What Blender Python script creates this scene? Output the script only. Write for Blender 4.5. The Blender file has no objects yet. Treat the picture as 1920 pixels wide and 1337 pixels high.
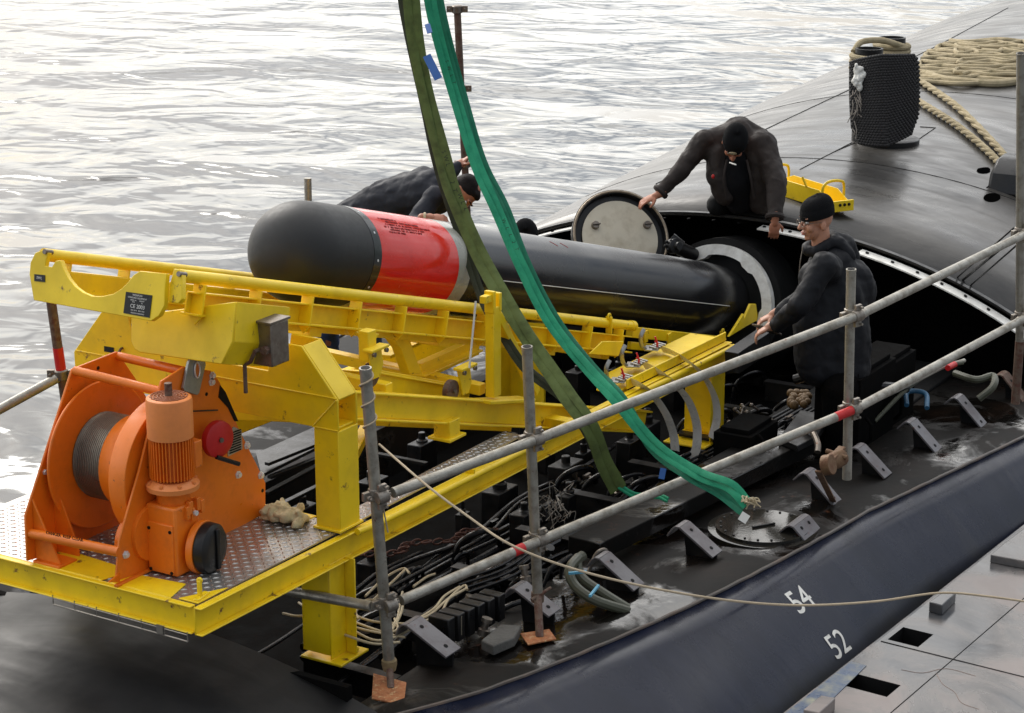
import bpy, bmesh, math, random
from math import radians as rad, sin, cos, pi, sqrt
from mathutils import Vector as V, Matrix
random.seed(7)
SC = bpy.context.scene
COL = SC.collection
# ------------------------------------------------------------------ camera
# world: X = aft along the boat, Y = to its far side, Z up, origin = near front corner of the loading platform
F = 3900.0; PITCH = rad(16); YAW = rad(31)
fw = V((cos(YAW), sin(YAW), 0)); RT = V((sin(YAW), -cos(YAW), 0))
DD = fw*cos(PITCH) - V((0, 0, 1))*sin(PITCH); UU = fw*sin(PITCH) + V((0, 0, 1))*cos(PITCH)
def ray(px, py): return DD + RT*((px-960)/F) + UU*((668.5-py)/F)
CAM = -ray(372, 1135)*8.96
cd = bpy.data.cameras.new('camera'); cam = bpy.data.objects.new('camera', cd); COL.objects.link(cam)
cam.location = CAM
cam.matrix_world = Matrix.Translation(CAM) @ Matrix((RT, UU, -DD)).transposed().to_4x4()
cd.sensor_width = 36; cd.lens = F/1920*36; cd.clip_end = 3000; cd.clip_start = .1
SC.camera = cam
# ------------------------------------------------------------------ world
SUN_EL = rad(34); SUN_AZ = YAW + rad(28)          # azimuth measured from +X towards +Y
sund = V((cos(SUN_EL)*cos(SUN_AZ), cos(SUN_EL)*sin(SUN_AZ), sin(SUN_EL)))
w = bpy.data.worlds.new("World"); SC.world = w; w.use_nodes = True
nt = w.node_tree; nt.nodes.clear()
def N(nt, t, **k):
    n = nt.nodes.new(t)
    for a, b in k.items():
        if a.startswith('i_'): n.inputs[a[2:].replace('_', ' ')].default_value = b
        else: setattr(n, a, b)
    return n
def L(nt, a, b): nt.links.new(a, b)
sky = N(nt, 'ShaderNodeTexSky', sky_type='NISHITA', sun_disc=False, sun_elevation=SUN_EL, sun_rotation=pi/2-SUN_AZ, air_density=1.0, dust_density=2.0)
tc = N(nt, 'ShaderNodeTexCoord')
bg1 = N(nt, 'ShaderNodeBackground', i_Strength=0.095)
L(nt, sky.outputs[0], bg1.inputs[0])
mp = N(nt, 'ShaderNodeMapping'); mp.inputs['Scale'].default_value = (2.0, 2.0, 5.5)
L(nt, tc.outputs['Generated'], mp.inputs[0])
nz = N(nt, 'ShaderNodeTexNoise', i_Scale=1.3, i_Detail=7.0, i_Roughness=.58)
L(nt, mp.outputs[0], nz.inputs[0])
cr = N(nt, 'ShaderNodeValToRGB'); cr.color_ramp.elements[0].position = .35; cr.color_ramp.elements[1].position = .57
L(nt, nz.outputs[0], cr.inputs[0])
dot = N(nt, 'ShaderNodeVectorMath', operation='DOT_PRODUCT'); dot.inputs[1].default_value = sund
L(nt, tc.outputs['Generated'], dot.inputs[0])
gl = N(nt, 'ShaderNodeMapRange', i_From_Min=-.35, i_From_Max=1.0, i_To_Min=0.0, i_To_Max=1.0); gl.interpolation_type = 'SMOOTHSTEP'
L(nt, dot.outputs['Value'], gl.inputs[0])
gs = N(nt, 'ShaderNodeMath', operation='MULTIPLY_ADD'); gs.inputs[1].default_value = 1.8; gs.inputs[2].default_value = .56
L(nt, gl.outputs[0], gs.inputs[0])
sz = N(nt, 'ShaderNodeSeparateXYZ'); L(nt, tc.outputs['Generated'], sz.inputs[0])
hz = N(nt, 'ShaderNodeMapRange', i_From_Min=0.0, i_From_Max=.30, i_To_Min=.82, i_To_Max=1.0); L(nt, sz.outputs[2], hz.inputs[0])
gh = N(nt, 'ShaderNodeMath', operation='MULTIPLY'); L(nt, gs.outputs[0], gh.inputs[0]); L(nt, hz.outputs[0], gh.inputs[1])
cc = N(nt, 'ShaderNodeMixRGB'); cc.inputs[1].default_value = (.88, .93, 1.0, 1); cc.inputs[2].default_value = (1, .98, .945, 1)
L(nt, gl.outputs[0], cc.inputs[0])
bg2 = N(nt, 'ShaderNodeBackground'); L(nt, cc.outputs[0], bg2.inputs[0]); L(nt, gh.outputs[0], bg2.inputs[1])
ms = N(nt, 'ShaderNodeMixShader')
L(nt, cr.outputs[0], ms.inputs[0]); L(nt, bg1.outputs[0], ms.inputs[1]); L(nt, bg2.outputs[0], ms.inputs[2])
L(nt, ms.outputs[0], N(nt, 'ShaderNodeOutputWorld').inputs[0])
ld = bpy.data.lights.new('sun', 'SUN'); ld.energy = 1.5; ld.angle = rad(28); ld.color = (1, .96, .9)
lo = bpy.data.objects.new('sun', ld); COL.objects.link(lo)
lo.rotation_euler = sund.to_track_quat('Z', 'Y').to_euler()
SC.view_settings.view_transform = 'Standard'; SC.view_settings.look = 'None'
SC.view_settings.exposure = 0.2; SC.view_settings.gamma = 1
# ------------------------------------------------------------------ measuring helpers: a sight line cut by a real plane
def Pl(px, py, ax, v):
    r = ray(px, py); return CAM + r*((v-CAM[ax])/r[ax])
def AX(px, py, v): return Pl(px, py, 0, v)
def AY(px, py, v): return Pl(px, py, 1, v)
def AZ(px, py, v): return Pl(px, py, 2, v)
def AD(px, py, d): return CAM + ray(px, py)*d
def APl(px, py, p, n):
    r = ray(px, py); p = V(p); n = V(n); return CAM + r*((p-CAM).dot(n)/r.dot(n))
# ------------------------------------------------------------------ materials
MATS = {}
def mat(name, col, rough=.5, metal=0.0, dirt=.25, dcol=None, dscale=9, bump=.15, bscale=60, rust=0, coat=0, spec=.5, rcol=(.13, .045, .02), drange=(.45, .75), rvar=.15):
    if name in MATS: return MATS[name]
    m = bpy.data.materials.new(name); m.use_nodes = True; nt = m.node_tree; nt.nodes.clear()
    out = N(nt, 'ShaderNodeOutputMaterial'); b = N(nt, 'ShaderNodeBsdfPrincipled'); L(nt, b.outputs[0], out.inputs[0])
    b.inputs['Metallic'].default_value = metal
    b.inputs['Specular IOR Level'].default_value = spec
    if coat: b.inputs['Coat Weight'].default_value = coat; b.inputs['Coat Roughness'].default_value = .12
    t = N(nt, 'ShaderNodeTexCoord')
    n1 = N(nt, 'ShaderNodeTexNoise', i_Scale=dscale, i_Detail=8.0, i_Roughness=.62); L(nt, t.outputs['Object'], n1.inputs[0])
    r1 = N(nt, 'ShaderNodeMapRange', i_From_Min=drange[0], i_From_Max=drange[1], i_To_Min=0.0, i_To_Max=dirt); L(nt, n1.outputs[0], r1.inputs[0])
    mx = N(nt, 'ShaderNodeMixRGB'); mx.inputs[1].default_value = (*col, 1)
    d = dcol or tuple(c*.35 for c in col); mx.inputs[2].default_value = (*d, 1); L(nt, r1.outputs[0], mx.inputs[0])
    last = mx.outputs[0]
    n3 = N(nt, 'ShaderNodeTexNoise', i_Scale=2.3, i_Detail=3.0); L(nt, t.outputs['Object'], n3.inputs[0])
    hv = N(nt, 'ShaderNodeHueSaturation'); rv = N(nt, 'ShaderNodeMapRange', i_From_Min=.3, i_From_Max=.7, i_To_Min=.86, i_To_Max=1.1)
    L(nt, n3.outputs[0], rv.inputs[0]); L(nt, rv.outputs[0], hv.inputs['Value']); L(nt, last, hv.inputs['Color']); last = hv.outputs[0]
    if rust:
        n2 = N(nt, 'ShaderNodeTexNoise', i_Scale=dscale*2.2, i_Detail=9.0, i_Roughness=.7); L(nt, t.outputs['Object'], n2.inputs[0])
        r2 = N(nt, 'ShaderNodeMapRange', i_From_Min=.66-rust*.3, i_From_Max=.72-rust*.22); L(nt, n2.outputs[0], r2.inputs[0])
        m2 = N(nt, 'ShaderNodeMixRGB'); m2.inputs[2].default_value = (*rcol, 1); L(nt, r2.outputs[0], m2.inputs[0]); L(nt, last, m2.inputs[1]); last = m2.outputs[0]
    L(nt, last, b.inputs['Base Color'])
    rr = N(nt, 'ShaderNodeMapRange', i_From_Min=.3, i_From_Max=.7, i_To_Min=max(.03, rough-rvar), i_To_Max=min(1, rough+rvar)); L(nt, n1.outputs[0], rr.inputs[0]); L(nt, rr.outputs[0], b.inputs['Roughness'])
    if bump:
        nb = N(nt, 'ShaderNodeTexNoise', i_Scale=bscale, i_Detail=4.0); L(nt, t.outputs['Object'], nb.inputs[0])
        bp = N(nt, 'ShaderNodeBump', i_Strength=bump, i_Distance=.006); L(nt, nb.outputs[0], bp.inputs['Height']); L(nt, bp.outputs[0], b.inputs['Normal'])
    MATS[name] = m; return m
M_Y = mat('yellow_paint', (.95, .655, .008), .42, dirt=.34, dcol=(.26, .15, .02), drange=(.46, .82), dscale=5, bump=.10, bscale=40, rust=.13)
M_O = mat('orange_paint', (.86, .20, .010), .40, dirt=.5, dcol=(.33, .07, .01), drange=(.5, .85), bump=.08, rust=.03)
M_OP = mat('pale_orange_paint', (.82, .26, .065), .45, dirt=.3, dcol=(.4, .12, .04), bump=.08)
M_GALV = mat('galvanised_tube', (.38, .36, .31), .42, metal=.55, dirt=.75, dcol=(.11, .085, .055), dscale=14, bump=.35, bscale=90, rust=.12)
M_RUSTT = mat('rusty_tube', (.16, .11, .08), .6, metal=.3, dirt=.7, dcol=(.08, .04, .025), dscale=14, bump=.4, rust=.6, rcol=(.11, .045, .03))
M_RUST = mat('orange_rust', (.42, .15, .05), .75, dirt=.8, dcol=(.11, .04, .02), dscale=20, bump=.6, rust=.4, rcol=(.5, .33, .16))
M_STEEL = mat('stainless_steel', (.80, .80, .78), .32, metal=.35, dirt=.2, bump=.05)
M_BAND = mat('polished_band', (.82, .82, .80), .3, metal=.12, dirt=.15, bump=.02)
M_DSTEEL = mat('weathered_steel', (.22, .19, .16), .4, metal=.8, dirt=.6, dcol=(.09, .05, .03), dscale=20, bump=.2, rust=.15)
M_BLK = mat('black_paint', (.009, .009, .0095), .38, dirt=.35, dcol=(.03, .024, .02), bump=.15, spec=.35)
M_BLKM = mat('matt_black', (.006, .006, .006), .7, dirt=.3, dcol=(.014, .012, .011), bump=.2, spec=.2)
M_WETDK = mat('wet_black_deck', (.004, .0035, .003), .44, dirt=.5, dcol=(.020, .011, .007), dscale=3.0, bump=.35, bscale=14, rvar=.26, spec=.25, rust=.06, rcol=(.06, .024, .012))
nt_ = M_WETDK.node_tree; pb = [n for n in nt_.nodes if n.type == 'BSDF_PRINCIPLED'][0]; t_0 = [n for n in nt_.nodes if n.type == 'TEX_COORD'][0]
wn_ = N(nt_, 'ShaderNodeTexNoise', i_Scale=1.7, i_Detail=7.0, i_Roughness=.6, i_Distortion=.7); L(nt_, t_0.outputs['Object'], wn_.inputs[0])
wr_ = N(nt_, 'ShaderNodeMapRange', i_From_Min=.50, i_From_Max=.60, i_To_Min=.58, i_To_Max=.07); L(nt_, wn_.outputs[0], wr_.inputs[0]); L(nt_, wr_.outputs[0], pb.inputs['Roughness'])
ws_ = N(nt_, 'ShaderNodeMapRange', i_From_Min=.50, i_From_Max=.60, i_To_Min=.12, i_To_Max=.55); L(nt_, wn_.outputs[0], ws_.inputs[0]); L(nt_, ws_.outputs[0], pb.inputs['Specular IOR Level'])
M_TAB = mat('tab_plate', (.15, .14, .145), .42, metal=.2, dirt=.5, dcol=(.09, .05, .045), bump=.15, rust=.10, rcol=(.13, .05, .035))
M_TORPB = mat('torpedo_black', (.016, .016, .017), .24, dirt=.2, dcol=(.04, .035, .03), bump=.02, dscale=2.5, rvar=.08)
M_NOSE = mat('nose_rubber', (.011, .011, .011), .52, rvar=.05, dirt=.1, dcol=(.02, .02, .02), bump=.08, bscale=260, dscale=30)
M_RED = mat('torpedo_red', (.78, .022, .012), .18, dirt=.12, bump=.0)
M_GREY = mat('torpedo_grey', (.38, .38, .33), .24, dirt=.2, bump=.0)
M_REDP = mat('red_paint', (.55, .012, .012), .45, dirt=.3, bump=.15)
M_WHT = mat('white_paint', (.78, .76, .70), .5, dirt=.35, dcol=(.35, .3, .22), bump=.05, dscale=25)
M_RING = mat('ring_enamel', (.86, .84, .78), .38, dirt=.45, dcol=(.25, .2, .13), bump=.08, dscale=12)
M_ROPE = mat('rope_manila', (.44, .36, .22), .9, dirt=.6, dcol=(.20, .17, .09), bump=.9, bscale=160, dscale=14)
M_MAT = mat('black_rope_mat', (.013, .012, .012), .8, dirt=.4, dcol=(.035, .03, .03), bump=.8, bscale=70)
M_GREEN = mat('green_webbing', (.006, .27, .13), .75, dirt=.5, dcol=(.01, .11, .07), bump=.5, bscale=350, dscale=16)
M_OLIVE = mat('olive_webbing', (.10, .14, .032), .85, dirt=.6, dcol=(.035, .035, .02), bump=.5, bscale=350, dscale=14)
M_BLUE = mat('blue_plastic', (.02, .10, .33), .5, dirt=.1, bump=.05)
M_BLUEC = mat('blue_fitting', (.03, .12, .22), .5, dirt=.5, bump=.2)
M_CABLE = mat('cream_cable', (.52, .43, .27), .55, dirt=.5, dcol=(.2, .13, .07), bump=.1)
M_WIRE = mat('steel_wire', (.30, .27, .23), .4, metal=.6, dirt=.4, bump=.2)
M_RAG = mat('rag_cloth', (.62, .53, .31), .9, dirt=.6, dcol=(.35, .28, .15), bump=.5, bscale=200, dscale=18)
M_HOSE = mat('green_grey_hose', (.075, .078, .05), .4, dirt=.6, dcol=(.05, .05, .03), bump=.1)
M_SKIN = mat('skin', (.52, .25, .155), .5, dirt=.1, dcol=(.42, .13, .08), bump=.1, bscale=300, dscale=14)
M_SKIN2 = mat('tanned_skin', (.40, .155, .085), .5, dirt=.1, dcol=(.28, .08, .05), bump=.1, bscale=300, dscale=14)
M_JB = mat('brown_black_jacket', (.030, .023, .020), .65, dirt=.4, dcol=(.018, .014, .012), bump=.3, bscale=35, spec=.2)
M_JK = mat('black_jacket', (.010, .0105, .013), .62, dirt=.4, dcol=(.014, .014, .017), bump=.3, bscale=35, spec=.2)
M_JN = mat('charcoal_jacket', (.022, .024, .032), .68, dirt=.4, dcol=(.014, .014, .02), bump=.3, bscale=35, spec=.25)
M_JEAN = mat('denim', (.035, .07, .17), .85, dirt=.5, bump=.3, bscale=120)
M_KNIT = mat('black_knit', (.009, .009, .010), .95, dirt=.3, dcol=(.012, .012, .012), bump=1.0, bscale=240, spec=.1)
M_HAIR = mat('dark_hair', (.010, .007, .006), .7, spec=.15, dirt=.3, bump=.8, bscale=300)
M_EYEW = mat('eye_white', (.7, .66, .6), .2, dirt=0, bump=0)
M_LIP = mat('lip', (.42, .13, .10), .45, dirt=.1, bump=0)
M_CONC = mat('stone_grey', (.10, .095, .085), .8, dirt=.5, bump=.8, bscale=60)

def hull_mat(name, lo, hi, rl=.27, rh=.5):
    m = bpy.data.materials.new(name); m.use_nodes = True; nt = m.node_tree
    b = nt.nodes['Principled BSDF']; t = N(nt, 'ShaderNodeTexCoord')
    n1 = N(nt, 'ShaderNodeTexNoise', i_Scale=1.1, i_Detail=9.0, i_Roughness=.62); L(nt, t.outputs['Object'], n1.inputs[0])
    mp = N(nt, 'ShaderNodeMapping'); mp.inputs['Scale'].default_value = (3.2, .9, 1.0); L(nt, t.outputs['Object'], mp.inputs[0])
    n2 = N(nt, 'ShaderNodeTexNoise', i_Scale=1.6, i_Detail=6.0, i_Roughness=.55, i_Distortion=.6); L(nt, mp.outputs[0], n2.inputs[0])
    r = N(nt, 'ShaderNodeValToRGB'); r.color_ramp.elements[0].position = .35; r.color_ramp.elements[0].color = (*lo, 1)
    r.color_ramp.elements[1].position = .75; r.color_ramp.elements[1].color = (*hi, 1); L(nt, n1.outputs[0], r.inputs[0])
    L(nt, r.outputs[0], b.inputs['Base Color'])
    rr = N(nt, 'ShaderNodeMapRange', i_From_Min=.3, i_From_Max=.7, i_To_Min=rl, i_To_Max=rh); L(nt, n2.outputs[0], rr.inputs[0]); L(nt, rr.outputs[0], b.inputs['Roughness'])
    nb = N(nt, 'ShaderNodeTexNoise', i_Scale=2.4, i_Detail=3.0); L(nt, t.outputs['Object'], nb.inputs[0])
    nf = N(nt, 'ShaderNodeTexNoise', i_Scale=120.0, i_Detail=2.0); L(nt, t.outputs['Object'], nf.inputs[0])
    b1 = N(nt, 'ShaderNodeBump', i_Strength=.25, i_Distance=.05); L(nt, nb.outputs[0], b1.inputs['Height'])
    b2 = N(nt, 'ShaderNodeBump', i_Strength=.12, i_Distance=.002); L(nt, nf.outputs[0], b2.inputs['Height']); L(nt, b1.outputs[0], b2.inputs['Normal'])
    L(nt, b2.outputs[0], b.inputs['Normal'])
    b.inputs['Specular IOR Level'].default_value = .5
    return m
M_HULL = hull_mat('casing_rubber', (.026, .025, .024), (.095, .087, .076), .2, .46)
M_BOW = hull_mat('bow_casing_black', (.005, .005, .006), (.022, .021, .020), .42, .65)
M_BOW.node_tree.nodes['Principled BSDF'].inputs['Specular IOR Level'].default_value = .32
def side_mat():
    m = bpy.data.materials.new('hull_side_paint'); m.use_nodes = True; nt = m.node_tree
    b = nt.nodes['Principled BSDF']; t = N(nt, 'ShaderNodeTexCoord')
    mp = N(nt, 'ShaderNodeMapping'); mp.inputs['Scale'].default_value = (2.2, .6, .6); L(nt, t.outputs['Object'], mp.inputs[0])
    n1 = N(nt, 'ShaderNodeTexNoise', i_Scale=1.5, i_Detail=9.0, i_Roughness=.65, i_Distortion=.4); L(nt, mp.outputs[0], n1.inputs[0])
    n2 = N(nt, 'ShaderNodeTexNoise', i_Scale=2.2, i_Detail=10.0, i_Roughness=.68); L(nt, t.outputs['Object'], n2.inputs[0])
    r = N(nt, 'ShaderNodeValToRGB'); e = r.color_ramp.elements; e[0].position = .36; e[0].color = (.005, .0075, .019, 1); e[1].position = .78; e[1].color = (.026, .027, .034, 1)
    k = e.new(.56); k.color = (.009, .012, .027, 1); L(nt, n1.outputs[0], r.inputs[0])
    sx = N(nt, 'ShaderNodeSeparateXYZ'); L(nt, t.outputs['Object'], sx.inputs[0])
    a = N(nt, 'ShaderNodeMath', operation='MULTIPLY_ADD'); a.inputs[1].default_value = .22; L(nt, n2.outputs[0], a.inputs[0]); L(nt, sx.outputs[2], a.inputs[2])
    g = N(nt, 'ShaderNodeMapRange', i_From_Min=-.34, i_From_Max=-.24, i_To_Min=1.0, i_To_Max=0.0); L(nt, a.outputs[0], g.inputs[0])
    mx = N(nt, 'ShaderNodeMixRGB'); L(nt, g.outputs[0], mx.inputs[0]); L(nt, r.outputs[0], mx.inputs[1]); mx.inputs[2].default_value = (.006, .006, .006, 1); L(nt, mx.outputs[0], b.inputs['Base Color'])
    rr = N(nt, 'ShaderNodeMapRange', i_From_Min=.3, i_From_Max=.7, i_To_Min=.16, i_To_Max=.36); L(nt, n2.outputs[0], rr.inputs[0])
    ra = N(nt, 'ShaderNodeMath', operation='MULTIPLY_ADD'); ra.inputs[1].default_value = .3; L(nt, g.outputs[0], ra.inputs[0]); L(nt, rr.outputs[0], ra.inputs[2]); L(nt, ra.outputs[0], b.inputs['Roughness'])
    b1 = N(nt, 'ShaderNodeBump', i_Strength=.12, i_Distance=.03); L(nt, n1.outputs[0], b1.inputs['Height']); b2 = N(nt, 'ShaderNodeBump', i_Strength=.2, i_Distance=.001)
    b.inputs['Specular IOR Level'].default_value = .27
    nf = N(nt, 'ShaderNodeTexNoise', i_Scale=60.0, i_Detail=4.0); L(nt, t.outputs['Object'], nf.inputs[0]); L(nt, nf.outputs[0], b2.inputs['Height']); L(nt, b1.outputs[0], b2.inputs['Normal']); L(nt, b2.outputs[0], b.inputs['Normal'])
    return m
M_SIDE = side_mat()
M_BILGE = mat('bilge_black', (.004, .004, .004), .9, dirt=.4, dcol=(.012, .009, .007), bump=.3, spec=.03)
def water_mat():
    m = bpy.data.materials.new('harbour_water'); m.use_nodes = True; nt = m.node_tree
    b = nt.nodes['Principled BSDF']; t = N(nt, 'ShaderNodeTexCoord')
    b.inputs['Base Color'].default_value = (.075, .078, .073, 1); b.inputs['Roughness'].default_value = .09; b.inputs['IOR'].default_value = 1.34
    b.inputs['Specular IOR Level'].default_value = 1.0
    rot = N(nt, 'ShaderNodeMapping'); rot.inputs['Rotation'].default_value = (0, 0, -YAW+rad(6)); rot.inputs['Scale'].default_value = (1.0, .75, 1)
    L(nt, t.outputs['Object'], rot.inputs[0])
    prev = None
    for sc, dist, st, dt in ((.19, .75, .60, 1.6), (.7, .23, .66, 2.2), (2.0, .05, .55, 1.8)):
        n = N(nt, 'ShaderNodeTexNoise', i_Scale=sc, i_Detail=dt, i_Roughness=.45, i_Distortion=.9); L(nt, rot.outputs[0], n.inputs[0])
        bp = N(nt, 'ShaderNodeBump', i_Strength=st, i_Distance=dist); L(nt, n.outputs[0], bp.inputs['Height'])
        if prev: L(nt, prev.outputs[0], bp.inputs['Normal'])
        prev = bp
    L(nt, prev.outputs[0], b.inputs['Normal'])
    return m
M_WATER = water_mat()
def pontoon_mat():
    m = bpy.data.materials.new('pontoon_wet_paint'); m.use_nodes = True; nt = m.node_tree
    b = nt.nodes['Principled BSDF']; t = N(nt, 'ShaderNodeTexCoord')
    n1 = N(nt, 'ShaderNodeTexNoise', i_Scale=1.4, i_Detail=8.0, i_Roughness=.6, i_Distortion=.8); L(nt, t.outputs['Object'], n1.inputs[0])
    r = N(nt, 'ShaderNodeValToRGB'); e = r.color_ramp.elements; e[0].position = .40; e[0].color = (.06, .062, .066, 1); e[1].position = .60; e[1].color = (.23, .195, .18, 1)
    k = e.new(.52); k.color = (.15, .138, .13, 1); L(nt, n1.outputs[0], r.inputs[0]); L(nt, r.outputs[0], b.inputs['Base Color'])
    rr = N(nt, 'ShaderNodeMapRange', i_From_Min=.35, i_From_Max=.65, i_To_Min=.08, i_To_Max=.42); L(nt, n1.outputs[0], rr.inputs[0]); L(nt, rr.outputs[0], b.inputs['Roughness'])
    bp = N(nt, 'ShaderNodeBump', i_Strength=.15, i_Distance=.03); L(nt, n1.outputs[0], bp.inputs['Height']); L(nt, bp.outputs[0], b.inputs['Normal'])
    return m
M_PONT = pontoon_mat()

# ------------------------------------------------------------------ object helpers
def link(o): COL.objects.link(o); return o
def thing(name, label, cat, loc=(0, 0, 0), group=None):
    o = bpy.data.objects.new(name, None); link(o); o.location = loc; o.empty_display_size = .1
    o['label'] = label; o['category'] = cat
    if group: o['group'] = group
    return o
def tag(o, label=None, cat=None, group=None, kind=None):
    for k, v in (('label', label), ('category', cat), ('group', group), ('kind', kind)):
        if v: o[k] = v
    return o
def wloc(o):
    p = V((0, 0, 0))
    while o: p += V(o.location); o = o.parent
    return p
class MB:
    def __init__(s): s.v = []; s.f = []
    def add(s, vs, fs):
        n = len(s.v); s.v += [V(v) for v in vs]; s.f += [tuple(n+i for i in f) for f in fs]; return s
    def box(s, c, x, y, z):        # centre and three half vectors
        c, x, y, z = V(c), V(x), V(y), V(z)
        return s.add([c-x-y-z, c+x-y-z, c+x+y-z, c-x+y-z, c-x-y+z, c+x-y+z, c+x+y+z, c-x+y+z],
                     [(0, 3, 2, 1), (4, 5, 6, 7), (0, 1, 5, 4), (1, 2, 6, 5), (2, 3, 7, 6), (3, 0, 4, 7)])
    def abox(s, a, b):             # axis aligned, two corners
        a, b = V(a), V(b); h = (b-a)/2; return s.box((a+b)/2, (abs(h.x), 0, 0), (0, abs(h.y), 0), (0, 0, abs(h.z)))
    def bar(s, p, q, wdt, hgt, up=(0, 0, 1)):   # rectangular bar from p to q
        p, q = V(p), V(q); d = (q-p); l = d.length; d.normalize(); sd = d.cross(V(up)).normalized(); u = sd.cross(d)
        return s.box((p+q)/2, d*l/2, sd*wdt/2, u*hgt/2)
    def prism(s, pts, vec):
        pts = [V(p) for p in pts]; vec = V(vec); n = len(pts)
        nr = sum(((pts[i]).cross(pts[(i+1) % n]) for i in range(n)), V((0, 0, 0)))
        if nr.dot(vec) > 0: pts = pts[::-1]
        return s.add(pts+[p+vec for p in pts], [tuple(range(n)), tuple(range(2*n-1, n-1, -1))]+[(i, i+n, (i+1) % n+n, (i+1) % n) for i in range(n)])
    def tube(s, path, r, n=12, closed=False, flat=None, caps=True):
        P = [V(p) for p in path]; m = len(P); R = r if isinstance(r, (list, tuple)) else [r]*m
        T = []
        for i in range(m):
            a = P[(i-1) % m] if (closed or i > 0) else P[i]; b = P[(i+1) % m] if (closed or i < m-1) else P[i]
            T.append((b-a).normalized())
        u = T[0].orthogonal().normalized() if flat is None else (V(flat)-T[0]*V(flat).dot(T[0])).normalized()
        vs = []
        for i in range(m):
            u = (u-T[i]*u.dot(T[i])).normalized(); w_ = T[i].cross(u)
            ra, rb = R[i] if isinstance(R[i], tuple) else (R[i], R[i])
            for k in range(n):
                a = 2*pi*k/n; vs.append(P[i]+u*cos(a)*ra+w_*sin(a)*rb)
        fs = []
        for i in range(m if closed else m-1):
            j = (i+1) % m
            for k in range(n):
                l = (k+1) % n; fs.append((i*n+k, i*n+l, j*n+l, j*n+k))
        if not closed and caps: fs += [tuple(range(n-1, -1, -1)), tuple((m-1)*n+k for k in range(n))]
        return s.add(vs, fs)
    def lathe(s, p, axis, prof, n=32, u=None):   # profile of (distance along axis, radius)
        p = V(p); a = V(axis).normalized(); u = V(u) if u else a.orthogonal(); u = (u-a*u.dot(a)).normalized(); w_ = a.cross(u)
        vs = []; fs = []
        for (t, r) in prof:
            for k in range(n):
                g = 2*pi*k/n; vs.append(p+a*t+(u*cos(g)+w_*sin(g))*max(r, .0001))
        for i in range(len(prof)-1):
            for k in range(n):
                l = (k+1) % n; fs.append((i*n+k, i*n+l, (i+1)*n+l, (i+1)*n+k))
        fs += [tuple(range(n-1, -1, -1)), tuple((len(prof)-1)*n+k for k in range(n))]
        return s.add(vs, fs)
    def cyl(s, p, q, r, n=16): return s.tube([p, q], r, n)
    def ball(s, c, r, n=12, M=None):
        r = r if isinstance(r, (tuple, list)) else (r, r, r); c = V(c); vs = []; fs = []
        ax = M or (V((1, 0, 0)), V((0, 1, 0)), V((0, 0, 1)))
        for i in range(n+1):
            t = pi*i/n
            for k in range(2*n):
                g = pi*k/n; x, y, z = max(sin(t), .001)*cos(g)*r[0], max(sin(t), .001)*sin(g)*r[1], cos(t)*r[2]
                vs.append(c+ax[0]*x+ax[1]*y+ax[2]*z)
        for i in range(n):
            for k in range(2*n):
                l = (k+1) % (2*n); fs.append((i*2*n+k, (i+1)*2*n+k, (i+1)*2*n+l, i*2*n+l))
        fs += [tuple(range(2*n)), tuple(range((n+1)*2*n-1, n*2*n-1, -1))]
        return s.add(vs, fs)
    def capsule(s, p, r1, q, r2, n=14):
        p, q = V(p), V(q); d = (q-p); l = d.length
        if l < 1e-5: return s.ball(p, max(r1, r2))
        prof = [(-r1*cos(t), r1*sin(t)) for t in [pi/2*i/5 for i in range(6)]]+[(l+r2*sin(t), r2*cos(t)) for t in [pi/2*i/5 for i in range(6)]]
        return s.lathe(p, d, prof, n)
    def build(s, name, m, parent=None, bevel=0, angle=35, rec=True, smooth=True):
        off = wloc(parent) if parent else V((0, 0, 0))
        me = bpy.data.meshes.new(name); me.from_pydata([v-off for v in s.v], [], s.f)
        for mm in (m if isinstance(m, (list, tuple)) else [m]): me.materials.append(mm)
        if rec:
            bm = bmesh.new(); bm.from_mesh(me); bmesh.ops.recalc_face_normals(bm, faces=bm.faces); bm.to_mesh(me); bm.free()
        if smooth:
            me.polygons.foreach_set('use_smooth', [True]*len(me.polygons)); me.set_sharp_from_angle(angle=rad(angle))
        o = link(bpy.data.objects.new(name, me)); o.parent = parent
        if bevel:
            b = o.modifiers.new('bevel', 'BEVEL'); b.width = bevel; b.segments = 2; b.limit_method = 'ANGLE'; b.angle_limit = rad(40)
        return o
def smooth_path(P, k=6):
    P = [V(p) for p in P]; Q = [P[0]*2-P[1]]+P+[P[-1]*2-P[-2]]; out = []
    for i in range(1, len(Q)-2):
        a, b, c, d = Q[i-1:i+3]
        for j in range(k):
            t = j/k; out.append(.5*((2*b)+(c-a)*t+(2*a-5*b+4*c-d)*t*t+(3*b-a-3*c+d)*t**3))
    out.append(P[-1]); return out
def text_mesh(name, s, size, origin, right, upv, m, parent, depth=.002):
    cu = bpy.data.curves.new(name, 'FONT'); cu.body = s; cu.size = size; cu.extrude = depth; cu.align_x = 'CENTER'; cu.align_y = 'CENTER'
    tmp = bpy.data.objects.new(name+'_tmp', cu); COL.objects.link(tmp)
    dg = bpy.context.evaluated_depsgraph_get(); me = bpy.data.meshes.new_from_object(tmp.evaluated_get(dg))
    bpy.data.objects.remove(tmp)
    r = V(right).normalized(); u = V(upv); u = (u-r*u.dot(r)).normalized(); n = r.cross(u); off = wloc(parent) if parent else V((0, 0, 0))
    M = Matrix((r, u, n)).transposed().to_4x4(); M.translation = V(origin)-off
    me.transform(M); me.materials.clear(); me.materials.append(m)
    o = link(bpy.data.objects.new(name, me)); o.parent = parent; return o
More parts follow.
